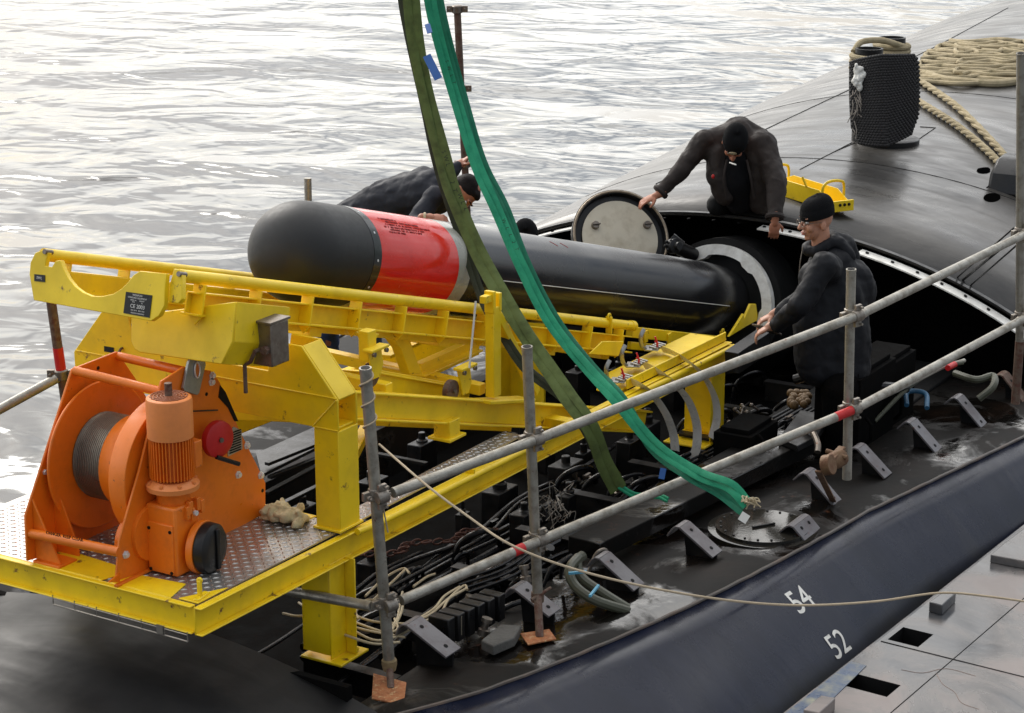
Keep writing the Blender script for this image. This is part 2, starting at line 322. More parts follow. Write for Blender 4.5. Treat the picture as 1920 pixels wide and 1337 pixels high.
# ================================================================== WATER
ZW = -1.75
o = MB().add([(-60, -60, ZW), (900, -60, ZW), (900, 900, ZW), (-60, 900, ZW)], [(0, 1, 2, 3)]).build('water', M_WATER); tag(o, kind='structure')
# ================================================================== SUBMARINE
YC = .80
def interp(x, T):
    if x <= T[0][0]: return T[0][1]
    for (a, b), (c, d) in zip(T, T[1:]):
        if x <= c: return b+(d-b)*(x-a)/(c-a)
    return T[-1][1]
BT = [(-4, 1.3), (-2, 1.8), (0, 2.4), (.95, 2.85), (2.5, 2.88), (4.1, 2.88), (5.9, 3.18), (7.2, 3.3), (10, 3.75), (14, 4.25), (20, 4.7), (40, 5)]
ZT = [(-4, -1.0), (-2, -.68), (0, -.47), (.95, -.38), (4, .05), (7.2, .29), (10, .42), (14, .62), (20, .85), (40, 1.2)]
ZM = -1.8
def hullpt(x, a):     # a = angle from crown, positive to the far side
    B = interp(x, BT); H = interp(x, ZT)-ZM
    return V((x, YC+B*sin(a), ZM+H*cos(a)))
def hull_z(x, y):
    B = interp(x, BT); H = interp(x, ZT)-ZM; u = (y-YC)/B
    return ZM+H*sqrt(max(0, 1-u*u))
def edge_angle(x, z=-.62):
    H = interp(x, ZT)-ZM; return math.acos(min(1, (z-ZM)/H))
sub = thing('submarine', 'black submarine with open bow casing, seen from above beside the quay', 'submarine', (4, YC, -.6))
XR = 7.2      # where the casing starts again aft of the open bay
XF = .56      # where the front casing ends
def loft(xs, angs):
    vs = []; fs = []
    for x in xs: vs += [hullpt(x, a) for a in angs(x)]
    n = len(angs(xs[0]))
    for i in range(len(xs)-1):
        for k in range(n-1): fs.append((i*n+k, (i+1)*n+k, (i+1)*n+k+1, i*n+k+1))
    return vs, fs
def lin(a, b, n): return [a+(b-a)*i/(n-1) for i in range(n)]
aft = MB().add(*loft([XR+.0, 8, 9, 10, 11, 12, 14, 16, 18, 20, 24, 30, 40], lambda x: lin(-2.1, 2.1, 73)))
aft_o = aft.build('aft_casing', M_HULL, sub)
sm = aft_o.modifiers.new('thickness', 'SOLIDIFY'); sm.thickness = .02; sm.offset = -1
fr = MB().add(*loft(lin(-5, XF, 12), lambda x: lin(-2.1, 2.1, 61)))
o = fr.build('bow_casing', M_BOW, sub); sm = o.modifiers.new('thickness', 'SOLIDIFY'); sm.thickness = .02; sm.offset = -1
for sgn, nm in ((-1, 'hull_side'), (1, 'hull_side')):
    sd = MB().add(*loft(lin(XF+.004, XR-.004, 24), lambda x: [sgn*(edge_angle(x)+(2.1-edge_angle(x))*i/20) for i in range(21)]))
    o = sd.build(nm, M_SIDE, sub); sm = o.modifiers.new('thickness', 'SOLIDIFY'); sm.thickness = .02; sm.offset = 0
# faint frame seams on the near side plating (weld beads)
for x in (1.7, 2.35, 3.0, 3.62, 4.25, 4.9, 5.55, 6.2, 6.85):
    MB().tube([hullpt(x+.0, -(edge_angle(x)+.03+(1.35-edge_angle(x))*i/14)) for i in range(15)], (.006), 6).build('weld_seam', M_HULL, sub)
# deck inside the open bay: side ledges, sunken well
def ledge(sgn, name):
    m = MB(); xs = lin(XF, XR, 30); vs = []; fs = []
    for i, x in enumerate(xs):
        e = hullpt(x, sgn*edge_angle(x)); inner = YC+sgn*1.02
        ys = [e.y, e.y-sgn*.10, (e.y+inner)/2, inner+sgn*.1, inner]
        zs = [e.z, e.z+.012+.004*sin(x*9), e.z-.015+.008*sin(x*5), e.z-.06, e.z-.36]
        vs += [(x, y, z) for y, z in zip(ys, zs)]
    for i in range(len(xs)-1):
        for k in range(4): fs.append((i*5+k, i*5+k+1, (i+1)*5+k+1, (i+1)*5+k))
    return m.add(vs, fs).build(name, M_WETDK, sub, angle=50)
ledge(-1, 'side_deck'); ledge(1, 'side_deck')
MB().abox((XF-.1, YC-1.15, -1.02), (XR, YC+1.15, -.98)).build('well_floor', M_BILGE, sub)
MB().abox((XF-.04, YC-1.2, -1.0), (XF-.0, YC+1.2, -.5)).build('front_bulkhead', M_BILGE, sub)
# bulkhead at the tube muzzle, dark
pts = [hullpt(XR+.75, a)-V((0, 0, .1)) for a in lin(-.95, .95, 25)]
MB().prism([V((XR+.75, YC-2.5, -1.1))]+pts+[V((XR+.75, YC+2.5, -1.1))], (.05, 0, 0)).build('inner_bulkhead', M_BILGE, sub)
# inner curved lining under the casing rim
vs = []; fs = []; A = lin(-1.12, 1.12, 50)
for x in (XR+.01, XR+.74):
    vs += [hullpt(x, a)*1-V((0, 0, .035)) for a in A]
fs = [(k, k+1, 50+k+1, 50+k) for k in range(49)]
o = MB().add(vs, fs).build('rim_lining', M_BILGE, sub)
# rim flange: pale bolted strip following the cut edge, with lip
def arc_strip(name, x0, x1, dz0, dz1, a0, a1, m, n=60, th=.010):
    vs = []; fs = []
    for a in lin(a0, a1, n):
        p = hullpt(XR, a); nr = V((0, sin(a), cos(a)))
        for x, dz in ((x0, dz0), (x1, dz1)):
            q = V((x, p.y, p.z)); vs += [q+nr*dz, q+nr*(dz-th)]
    for i in range(n-1):
        b = 4*i; c = b+4
        fs += [(b, c, c+2, b+2), (b+1, b+3, c+3, c+1), (b, b+1, c+1, c), (b+2, c+2, c+3, b+3)]
    return MB().add(vs, fs).build(name, m, sub)
arc_strip('rim_lip', XR-.03, XR+.012, .012, .014, -1.05, 1.0, M_BLK)
for a0, a1 in ((-1.02, -.80), (-.775, -.30), (-.255, -.06), (.2, .55)):
    arc_strip('rim_flange', XR-.14, XR-.035, -.035, -.028, a0, a1, M_RING, 24)
m = MB()
for a in lin(-1.0, .55, 26):
    p = hullpt(XR, a)+V((-.085, 0, 0)); nr = V((0, sin(a), cos(a))); m.cyl(p-nr*.03, p-nr*.022, .013, 10)
m.build('flange_bolt', M_BLKM, sub)
# seams, holes on the aft casing
def on_hull(x, y, dz=0.0): return V((x, y, hull_z(x, y)+dz))
def hit_hull(px, py, dz=0.0):
    r = ray(px, py); t = 5.0
    for _ in range(4000):
        p = CAM+r*t
        if p.z < hull_z(p.x, p.y)+dz: return p
        t += .006
    return p
def seam(pxs, r=.005, name='deck_seam'):
    pts = [hit_hull(*p) for p in pxs]; out = []
    for a, b in zip(pts, pts[1:]):
        for i in range(8):
            q = a.lerp(b, i/8); out.append(on_hull(q.x, q.y, .0))
    out.append(on_hull(pts[-1].x, pts[-1].y, 0))
    return MB().tube(out, r, 6).build(name, M_BLKM, sub)
seam([(1500, 318), (1597, 268)]); seam([(1725, 238), (1754, 240)]); seam([(1754, 240), (1722, 262)]); seam([(1562, 286), (1603, 268)])
seam([(1850, 352), (1918, 302)]); seam([(1340, 300), (1420, 250), (1600, 165), (1760, 85), (1890, 15)], .006)
seam([(1230, 345), (1300, 312)])
for xx in (9.2, 12.2):
    MB().tube([on_hull(xx, YC-2.6+5.0*i/30, .0) for i in range(31)], .0035, 6).build('tile_seam', M_BLKM, sub)

def hole(px, py, rx, ry, k=0, name='vent_hole'):
    c = hit_hull(px, py); pts = []
    for i in range(24):
        g = 2*pi*i/24; e = 1-.35*k*max(0, cos(g)) if k else 1
        x = c.x+rx*cos(g); y = c.y+ry*sin(g)*e; pts.append(on_hull(x, y, .004))
    return MB().prism(pts, (0, 0, -.02)).build(name, mat('hole_black', (.002, .002, .002), .95, dirt=0, bump=0, spec=0), sub)
hole(1860, 371, .12, .055); hole(1845, 320, .10, .05, 1)
# dark fairlead hump at the right edge with chafe plate
c = hit_hull(1905, 345)
hp = MB(); prof = [(-.32, -.05), (-.26, .12), (-.12, .21), (.06, .23), (.22, .16), (.34, -.05)]
for k in range(1): hp.prism([c+V((x, -.28, z)) for x, z in prof], (0, .42, 0))
hp.build('fairlead_hood', M_BLK, sub, bevel=.03)
# draft marks
def draft(s, px, py, size):
    p = hit_hull(px, py); q = hullpt(p.x, -math.asin(min(1, (YC-p.y)/interp(p.x, BT)))-.03)
    dn = (q-p); dn.x = 0; upv = -dn.normalized(); rtv = V((1, -.13, 0)).normalized()
    nr = rtv.cross(upv).normalized(); up2 = (upv+rtv*.0).normalized()
    o = text_mesh('draft_mark', s, size, p+nr*.016, rtv, up2, M_WHT, sub, .0015); off = wloc(sub)
    for v in o.data.vertices:
        zz = v.co.z+off.z; Hx = interp(v.co.x+off.x, ZT)-ZM; v.co.y = YC-interp(v.co.x+off.x, BT)*sqrt(max(0, 1-((zz-ZM)/Hx)**2))-off.y-.016
draft('54', 1502, 1130, .19); draft('52', 1570, 1212, .19)
# bolted round cover on the side deck
hc = AZ(1430, 987, -.60)
MB().lathe(hc, (0, 0, 1), [(-.05, .30), (-.012, .305), (-.01, .262), (.006, .262), (.006, .0)], 48).build('round_deck_cover', mat('wet_cover', (.022, .02, .016), .07, dirt=.3, bump=.03, spec=.5, rvar=.03), sub)
m = MB()
for k in range(20):
    a = 2*pi*k/20; m.lathe(hc+V((cos(a)*.235, sin(a)*.235, .006)), (0, 0, 1), [(0, .007), (.006, .007), (.006, 0)], 6)
m.bar(hc+V((-.07, .03, .012)), hc+V((.05, -.05, .012)), .012, .01)
m.build('cover_bolt', M_BLK, sub)
# the row of sloping frame tabs (casing fastening plates) along the side deck
TABS = [((775, 1165), (850, 1225), .13), ((975, 1098), (1040, 1150), .12), ((1133, 1042), (1198, 1102), .12), ((1283, 984), (1345, 1040), .12), ((1502, 978), (1535, 1018), .22),
        ((1520, 885), (1572, 946), .12), ((1615, 838), (1665, 893), .12), ((1712, 790), (1762, 848), .12), ((1800, 745), (1848, 803), .12), ((1885, 702), (1935, 768), .12)]
for i, (a, b, wd) in enumerate(TABS):
    p = AZ(a[0], a[1], -.46 if wd < .2 else -.55); q = APl(b[0], b[1], p, (1, 0, 0))
    d = (q-p).normalized(); nr = V((1, 0, 0)).cross(d); nr = nr if nr.z > 0 else -nr
    m = MB(); m.box((p+q)/2, (q-p)/2, V((wd/2, 0, 0)), nr*.006)
    # rounded return at the inner end
    ret = [p, p-d*.02-nr*.012, p-d*.028-nr*.035, p-d*.028-nr*.09]
    for u0, u1 in zip(ret, ret[1:]): m.box((u0+u1)/2, (u1-u0)/2*1.02, V((wd/2, 0, 0)), (u1-u0).normalized().cross(V((1, 0, 0)))*.005)
    tb = m.build('frame_tab', M_RUSTT if i == 9 else M_TAB, sub, bevel=.002)
    h = MB()
    for t in (.2, .8):
        for sx in ((0,) if wd < .2 else (-.05, .05)):
            c = p.lerp(q, t)+nr*.0065+V((sx, 0, 0)); h.cyl(c, c+nr*.002, .011, 10)
    h.build('bolt_hole', M_BLKM, tb)
    st = MB(); zb = -.68
    st.prism([p-nr*.008, q-nr*.008, V((q.x, q.y+.01, zb)), V((p.x, p.y-.02, zb))], V((.012, 0, 0))); st.build('tab_web', M_BLK, sub)
# raised black tray along the side deck
tz = -.50
ta, tb_, tc_, td = AZ(1065, 1005, tz), AZ(1125, 1020, tz), AZ(1535, 818, tz), AZ(1440, 800, tz)
MB().prism([ta, tb_, tc_, td], (0, 0, -.10)).build('cable_tray', M_WETDK, sub, bevel=.006)
MB().prism([AZ(1460, 832, tz+.004), AZ(1495, 848, tz+.004), AZ(1530, 830, tz+.004), AZ(1560, 790, tz+.004), AZ(1500, 780, tz+.004)], (0, 0, .04)).build('cable_tray', M_BLK, sub, bevel=.004)
MB().tube(smooth_path([AZ(1503, 808, tz+.05), AZ(1520, 806, tz+.08), AZ(1533, 830, tz+.04), AZ(1533, 848, tz)]), (.02), 8).build('pipe', M_DSTEEL, sub)
# torpedo tube muzzle
TA = V((5.62-2.43, 0, .07-.937)).normalized(); TP = V((2.43, .80, .937)); TN = TA.cross(V((0, 1, 0))); TN = TN if TN.z > 0 else -TN
def tpt(t, dy=0, dn=0): return TP+TA*t+V((0, dy, 0))+TN*dn
RX = 4.52
rc = tpt(RX, 0, -.045)
ring = MB().lathe(rc, TA, [(0, .375), (0, .455), (.09, .465), (.09, .375), (0, .375)], 72); 
ring.v = ring.v; ro = MB(); n = 72
vs = []; fs = []
for t, r in ((0, .375), (0, .45), (.06, .45), (.06, .375)):
    for k in range(n):
        g = 2*pi*k/n; rr = r
        if r < .4 and (k % 12) in (0, 1, 2): rr = r-.018
        vs.append(rc+TA*t+(V((0, 1, 0))*cos(g)+TN*sin(g))*rr)
for i in range(4):
    for k in range(n): l = (k+1) % n; j = (i+1) % 4; fs.append((i*n+k, i*n+l, j*n+l, j*n+k))
tube_o = MB().add(vs, fs).build('tube_mouth_ring', M_RING, sub)
vs = []; fs = []
for t, r in ((.02, .386), (1.6, .386), (1.6, .41), (.02, .41)):
    for k in range(48): g = 2*pi*k/48; vs.append(rc+TA*t+(V((0, 1, 0))*cos(g)+TN*sin(g))*r)
for i in range(4):
    for k in range(48): l = (k+1) % 48; j = (i+1) % 4; fs.append((i*48+k, i*48+l, j*48+l, j*48+k))
MB().add(vs, fs).build('torpedo_tube', M_BLKM, sub)
m = MB()
for g in (65, 78): q = rc+TA*.15+(V((0, 1, 0))*cos(rad(g+20))+TN*sin(rad(g+20)))*.37; m.ball(q, .014, 8)
m.build('tube_stud', M_RING, sub)
MB().lathe(rc+TA*.06, TA, [(0, .445), (0, .50), (.3, .54), (.3, .44)], 48).build('tube_collar', M_BLKM, sub)
# bow door of the tube, swung open
dc = AD(1163, 445, 15.0); face = (CAM-dc).normalized()
dnrm = (-TA*.62+V((0, -.62, 0))+V((0, 0, .40))).normalized()
# pick plane basis
du = V((0, 0, 1)); du = (du-dnrm*du.dot(dnrm)).normalized(); dr = du.cross(dnrm)
door = MB().lathe(dc, dnrm, [(-.12, .0), (-.12, .30), (-.05, .355), (.02, .362), (.022, .335), (-.02, .325), (-.02, .285), (-.012, .28), (-.012, .0)], 64).build('tube_door', M_BLK, sub)
MB().lathe(dc, dnrm, [(-.012, .283), (-.002, .283), (-.001, .0)], 48).build('door_inner_face', mat('door_cream', (.58, .52, .40), .45, dirt=.6, dcol=(.25, .19, .11), dscale=7, bump=.1), door)
MB().tube([dc+dnrm*.02+(du*cos(g)+dr*sin(g))*.348 for g in [2*pi*i/48 for i in range(48)]], .010, 8, closed=True).build('door_seal', mat('bronze_seal', (.30, .24, .17), .4, metal=.5, dirt=.6, dcol=(.05, .03, .02), dscale=25, rust=.2), door)
m = MB()
for g, r in ((-60, .2), (70, .23), (200, .24)):
    q = dc+(du*cos(rad(g))+dr*sin(rad(g)))*r; m.lathe(q, dnrm, [(0, .03), (.03, .026), (.03, 0)], 14); m.tube([q+dnrm*.035-dr*.03, q+dnrm*.04+dr*.03], .006, 8)
m.build('door_latch', M_DSTEEL, door)
MB().tube([dc-du*.2+dnrm*.004+(du*cos(g)+dr*sin(g))*.075 for g in [2*pi*i/32 for i in range(32)]], .008, 8, closed=True).build('door_boss', M_BLK, door)
# hinge machinery between door and tube
m = MB(); h0 = AD(1262, 460, 14.9)
m.tube([h0, AD(1300, 478, 15.1)], .05, 14); m.tube([AD(1255, 450, 14.9), AD(1275, 466, 14.9)], .06, 14); m.lathe(AD(1258, 462, 14.85), (-.3, -.9, .2), [(0, .055), (.05, .055), (.06, .03), (.09, .03), (.09, 0)], 12)
for k in range(6): m.ball(AD(1256+cos(k)*9, 460+sin(k)*9, 14.8), .012, 6)
m.build('door_hinge', M_BLK, sub)
# machinery in the well: pipes, hoses, boxes
def run(name, pts, r, mt=M_BLK, k=6, parent=sub, n=10): return MB().tube(smooth_path(pts, k), r, n).build(name, mt, parent)
rng = random.Random(11)
M_PIPE = mat('pipe_black', (.006, .006, .007), .3, dirt=.4, dcol=(.025, .018, .014), bump=.05, dscale=14, spec=.35)
for i in range(24):
    y = YC-1.05+rng.uniform(0, .9); z = -.72-rng.uniform(0, .22); x0 = XF+.2+rng.uniform(0, 1.8); x1 = x0+rng.uniform(1.2, 3.6)
    P = [(x, y+rng.uniform(-.05, .05), z+rng.uniform(-.02, .03)) for x in lin(x0, min(x1, 6.6), 6)]
    run('pipe', P, rng.uniform(.008, .024), M_PIPE)
for i in range(26):
    x = rng.uniform(1.4, 6.4); y = YC-1.1+rng.uniform(0, .8)
    P = [(x, y, -.9), (x+.02, y-.02, -.72), (x+.08, y-.1, -.64), (x+.2, y-.15, -.66), (x+.35, y-.1, -.8)]
    run('hose', P, rng.uniform(.010, .02), M_PIPE)
for i in range(26):
    x = rng.uniform(1.5, 6.5); y = YC+rng.uniform(-1.0, .9); s = rng.uniform(.05, .13)
    m = MB(); m.abox((x, y, -1.0), (x+s*1.8, y+s, -.78+rng.uniform(0, .1)))
    m.lathe((x+s*.9, y+s*.5, -.8), (0, 0, 1), [(0, s*.35), (.08, s*.35), (.08, s*.22), (.13, s*.22), (.13, 0)], 14)
    m.build('valve_box', M_BLK, sub, bevel=.006)
for i in range(9):
    x = XF+.5+i*.68; m = MB(); m.abox((x, YC-1.1, -.84), (x+.012, YC-.55, -.70)); m.abox((x-.03, YC-1.1, -.70), (x+.042, YC-.55, -.692)); m.build('deck_frame', M_BLK, sub)
# far side ledge clutter: a long grey walkway plate catching the sky
MB().prism([AZ(490, 890, -.45), AZ(590, 840, -.45), AZ(590, 800, -.45), AZ(480, 850, -.45)], (0, 0, -.02)).build('walk_plate', M_BLK, sub)
for a, b, z in (((500, 925), (640, 850), -.55), ((505, 895), (650, 838), -.5), ((520, 950), (660, 880), -.5), ((500, 870), (600, 830), -.42), ((700, 850), (800, 870), -.5)):
    MB().bar(AZ(*a, z), AZ(*b, z), .035, .02).build('stringer', M_BLK, sub, bevel=.003)
# parallel small pipes beneath the lower rail
for k in range(6):
    run('pipe', [AZ(1285+k*9, 868+k*3, -.62), AZ(1400+k*8, 810+k*3, -.60), AZ(1500+k*7, 755+k*3, -.58)], .009, M_PIPE)
for k in range(4):
    run('pipe', [AZ(1010+k*8, 1010+k*6, -.62), AZ(940+k*8, 1060+k*6, -.62), AZ(850+k*9, 1090+k*7, -.62)], .009, M_PIPE)
# big curved hoses on the right
run('hose', [AZ(1490, 712, -.3), AZ(1530, 703, -.25), AZ(1580, 712, -.25), AZ(1630, 722, -.28), AZ(1700, 728, -.35)], .032, M_PIPE)
run('hose', [AZ(1640, 790, -.5), AZ(1700, 730, -.35), AZ(1760, 690, -.3), AZ(1805, 680, -.3)], .014, M_HOSE)
run('pipe', [AZ(1600, 770, -.3), AZ(1690, 728, -.3), AZ(1765, 690, -.3), AZ(1808, 676, -.3)], .014, M_GALV)
MB().cyl(AZ(1777, 690, -.29), AZ(1790, 683, -.29), .02).build('pipe_band', M_REDP, sub)
run('hose', [AZ(1790, 700, -.4), AZ(1830, 712, -.4), AZ(1862, 705, -.38), AZ(1862, 725, -.42), AZ(1835, 748, -.5)], .024, M_HOSE)
run('pipe', [AZ(1560, 770, -.4), AZ(1556, 745, -.35), AZ(1575, 738, -.33), AZ(1600, 742, -.33)], .016, M_BLUEC)
run('pipe', [AZ(1700, 760, -.45), AZ(1702, 735, -.4), AZ(1735, 738, -.4), AZ(1738, 765, -.45)], .016, M_BLUEC)
m = MB()
for k in range(24):
    p = AZ(1480+rng.uniform(0, 36), 735+rng.uniform(0, 25), -.45); m.ball(p, rng.uniform(.022, .032), 6)
m.build('rusty_fitting', mat('brass_corroded', (.16, .09, .03), .6, dirt=.6, bump=.3), sub)
# glittering small valves near (1430,770)
for k in range(14):
    m = MB(); p = AZ(1375+rng.uniform(0, 60), 765+rng.uniform(0, 50), -.5); q = p+V((rng.uniform(-.06, .06), rng.uniform(-.06, .06), rng.uniform(-.02, .05))); m.tube([p, q], .008, 8); m.ball(q, .014, 6)
    m.build('valve', M_DSTEEL, sub)
# green grey elbow hoses by the lower front rail
for dx, dy in ((0, 0), (14, -14)):
    ho = run('hose', [AZ(1085+dx*.6, 1045+dy*.3, -.42), AZ(1068+dx, 1068+dy, -.44), AZ(1078+dx, 1098+dy, -.5), AZ(1115+dx, 1125+dy, -.55), AZ(1178+dx*.0, 1146+dy*.3, -.62)], .026, M_HOSE)
for a, b in (((1066, 1075), (1100, 1072)), ((1106, 1118), (1122, 1098))):
    MB().bar(AZ(*a, -.41), AZ(*b, -.41), .012, .012).build('cable_tie', mat('tie_blue', (.10, .38, .55), .4, dirt=.2), sub)
# finned heater block and cream cables
hb = AZ(880, 1165, -.58); m = MB()
hx = (AZ(915, 1150, -.58)-hb)
for k in range(6): c = AZ(828+k*19, 1180-k*9, -.56); m.box(c, V((.03, 0, 0)), V((0, .06, 0)), V((0, 0, .07)))
m.build('terminal_block', M_BLK, sub, bevel=.006)
m = MB()
for k in range(5): c = AZ(862+k*15.5, 1172-k*9, -.55); m.tube([c+V((0, -.0, .05)), c-V((0, 0, .05))], .012, 8)
m.build('fuse', mat('fuse_cream', (.25, .21, .15), .5, dirt=.4), sub)
CB = [[(560, 1130), (600, 1155), (680, 1180), (760, 1195)], [(660, 1165), (720, 1185), (745, 1180), (740, 1160)], [(655, 1150), (700, 1165), (765, 1170)],
      [(650, 1175), (700, 1200), (740, 1195), (770, 1180)], [(730, 1180), (745, 1160), (750, 1130), (755, 1110)], [(735, 1182), (752, 1150), (757, 1120)],
      [(780, 1165), (810, 1150), (838, 1125), (875, 1103)], [(790, 1168), (825, 1150), (842, 1122), (870, 1098), (876, 1106)], [(785, 1160), (815, 1140), (833, 1118), (862, 1100)],
      [(685, 1118), (720, 1085), (755, 1066), (768, 1075)], [(700, 1125), (735, 1092), (760, 1068)], [(775, 1100), (800, 1082), (816, 1076)], [(660, 1140), (690, 1125), (735, 1130)],
      [(672, 1160), (668, 1145), (690, 1130)], [(530, 1150), (560, 1155), (600, 1148)], [(640, 1188), (700, 1207), (750, 1204)]]
for c in CB: run('cable', [AZ(x, y, -.53) for x, y in c], .0065, M_CABLE, n=8)
# chain on the well floor
ch0, ch1 = AZ(650, 1050, -.72), AZ(930, 990, -.72); m = MB()
for k in range(24):
    c = ch0.lerp(ch1, k/24)+V((0, .05*sin(k*.7), 0)); d = (ch1-ch0).normalized(); s_ = d.cross(V((0, 0, 1))) if k % 2 else V((0, 0, 1))
    m.tube([c+d*.032*cos(g)+s_*.016*sin(g) for g in [2*pi*i/10 for i in range(10)]], .006, 6, closed=True)
m.build('anchor_chain', mat('chain_rust', (.10, .035, .022), .7, dirt=.6), sub)
m = MB()
for k in range(40):
    p = AZ(1028+rng.uniform(-6, 30), 920+rng.uniform(-5, 60), -.55); q = p+V((rng.uniform(-.06, .06), rng.uniform(-.06, .06), rng.uniform(-.06, .06))); m.tube(smooth_path([p, p.lerp(q, .5)+V((rng.uniform(-.05, .05), rng.uniform(-.05, .05), .04)), q], 5), .0022, 5)
m.build('frayed_wires', M_WIRE, sub)
# bracket stone grey block on the deck
sb = [AZ(x, y, -.56) for x, y in ((902, 1200), (940, 1170), (978, 1172), (965, 1195), (925, 1212))]
tag(MB().prism(sb, (0, 0, -.05)).build('steel_wedge', M_CONC, None, bevel=.006), 'rough grey wedge-shaped block lying on the wet deck beside the rusty base plate', 'block')

# bulky black equipment in front of the standing man, and small fittings scattered over the bay
for (x, y), (sx, sy, sz) in (((5.15, -.98), (.60, .30, .56)), ((5.75, -.95), (.45, .3, .50)), ((4.5, -.55), (.4, .25, .30))):
    m = MB(); m.abox((x, y, -.72), (x+sx, y+sy, -.72+sz)); m.abox((x+.03, y+.03, -.72+sz+.001), (x+sx-.03, y+sy-.03, -.72+sz+.03)); m.tube([(x+.08, y-.01, -.6), (x+.08, y-.05, -.55), (x+.08, y-.05, -.46), (x+.08, y-.01, -.42)], .012, 8); m.build('equipment_box', M_BILGE, sub, bevel=.012)
for i in range(60):
    x = rng.uniform(1.3, 6.6); y = YC-1.05+rng.uniform(-.35, .9); z = -.62 if y < YC-1.02 else -.85
    m = MB(); k = i % 3
    if k == 0: m.lathe((x, y, z), (rng.uniform(-.5, .5), rng.uniform(-.5, .5), 1), [(0, .03), (.03, .03), (.035, .018), (.07, .018), (.07, .028), (.09, .028), (.09, 0)], 12)
    elif k == 1: m.abox((x, y, z), (x+.07, y+.02, z+.05)); m.cyl((x+.035, y-.02, z+.03), (x+.035, y+.04, z+.03), .012, 10)
    else: m.tube(smooth_path([(x, y, z), (x+.03, y-.03, z+.1), (x+.1, y-.05, z+.1), (x+.15, y-.02, z)], 5), .011, 8)
    m.build('fitting', (M_BLK, M_DSTEEL, M_PIPE)[(i*7) % 5 % 3], sub, bevel=0)

ev = lin(XF+.02, XR-.02, 60)
MB().tube([hullpt(x, -edge_angle(x))+V((0, -.004, .006+.002*sin(x*23))) for x in ev], .011, 8).build('edge_coaming', mat('scuffed_edge', (.05, .038, .03), .4, dirt=.8, dcol=(.14, .09, .06), dscale=7, bump=.3), sub)
MB().tube([hullpt(x, edge_angle(x))+V((0, .004, .006)) for x in ev], .011, 8).build('edge_coaming', M_BLK, sub)
YP = AZ(20, 938, 0).y       # far edge of the tread plate
frm = thing('loading_frame', 'yellow steel torpedo loading frame with platform and portal, standing in the open bow', 'loading frame', (0, 0, -.1))
W = 1.62      # far edge of the frame
BV = .004
def part(mb, name, m=M_Y, parent=None, bevel=BV, **k): return mb.build(name, m, parent, bevel=bevel, **k)
def channel(mb, p, q, h, fl, out, th=.008):     # C section: web from p to q (top line), height h, flanges turned towards 'out'
    p, q, out = V(p), V(q), V(out); dn = V((0, 0, -h)); d = (q-p)
    mb.box((p+q)/2+dn/2, d/2, out*(th/2), dn/2*1.0)
    for z in (0, -h): mb.box((p+q)/2+V((0, 0, z+(-th/2 if z == 0 else th/2)))+out*(fl/2+th/2), d/2, out*fl/2, V((0, 0, th/2)))
XE = 5.30; ZE = -.085
m = MB(); channel(m, (0, .02, 0), (0, YP, 0), .13, .028, (-1, 0, 0)); part(m, 'front_beam', parent=frm)
m = MB(); channel(m, (-.03, 0, 0), (XE, 0, ZE), .13, .035, (0, -1, 0)); part(m, 'side_beam', parent=frm)
m = MB(); m.tube([(1.12, -.045, -.02), (1.3, -.05, -.03), (XE, -.05, ZE-.03)], .018, 12)
m.bar((2.15, -.005, -.03), (2.15, -.06, -.03), .01, .04); m.bar((XE, .0, ZE-.03), (XE, -.07, ZE-.03), .02, .02); part(m, 'guard_pipe', parent=frm, bevel=0)
m = MB(); channel(m, (1.14, W, 0), (XE, W, ZE), .13, .05, (0, 1, 0)); part(m, 'side_beam', parent=frm)
m = MB(); channel(m, (1.12, .22, -.0), (1.12, 1.6, 0), .12, .04, (1, 0, 0)); part(m, 'cross_beam', parent=frm)
m = MB(); m.abox((.012, .012, -.012), (1.14, YP, -.004)); m.abox((1.142, .012, -.012), (2.75, .13, -.004))
# raised tread studs
def stud(c, d, l=.013, wd=.0042, h=.0028):
    sd = V((-d.y, d.x, 0)); n = len(m.v)
    m.v += [c-d*l, c-sd*wd, c+d*l, c+sd*wd, c-d*l*.45+V((0, 0, h)), c+d*l*.45+V((0, 0, h))]
    m.f += [(n, n+1, n+4), (n+1, n+5, n+4), (n+1, n+2, n+5), (n+2, n+3, n+5), (n+3, n+4, n+5), (n+3, n, n+4)]
P_ = .036
for ix in range(int(2.72/P_)):
    for iy in range(int((YP-.04)/P_)):
        x = .04+ix*P_; y = .03+iy*P_
        if x > 1.13 and y > .12: continue
        d = V((1, 1, 0)).normalized() if (ix+iy) % 2 else V((1, -1, 0)).normalized()
        stud(V((x, y, -.0042)), d, .017, .0055, .004)
M_CHQ = mat('tread_plate', (.50, .48, .45), .32, metal=.75, dirt=.7, dcol=(.20, .17, .14), dscale=6, bump=.06)
part(m, 'tread_plate', M_CHQ, frm, bevel=0, angle=20, rec=False)
# corner gusset and lifting lug
m = MB(); m.prism([(.012, .012, -.003), (.22, .012, -.003), (.012, .12, -.003)], (0, 0, .008)); m.prism([(.0, .155, -.003), (.0, .5, -.003), (.13, .5, -.003), (.16, .2, -.003)], (0, 0, .006)); m.prism([(.0, .55, -.003), (.0, .95, -.003), (.2, .95, -.003), (.16, .5, -.003)], (0, 0, .006)); part(m, 'gusset_plate', parent=frm)
m = MB(); m.bar((.06, .04, .0), (.06, .04, .085), .022, .014, (1, 0, 0)); m.cyl((.055, .04, .085), (.07, .04, .085), .014); m.bar((.02, .03, .008), (.12, .05, .008), .03, .012); part(m, 'lifting_lug', parent=frm)
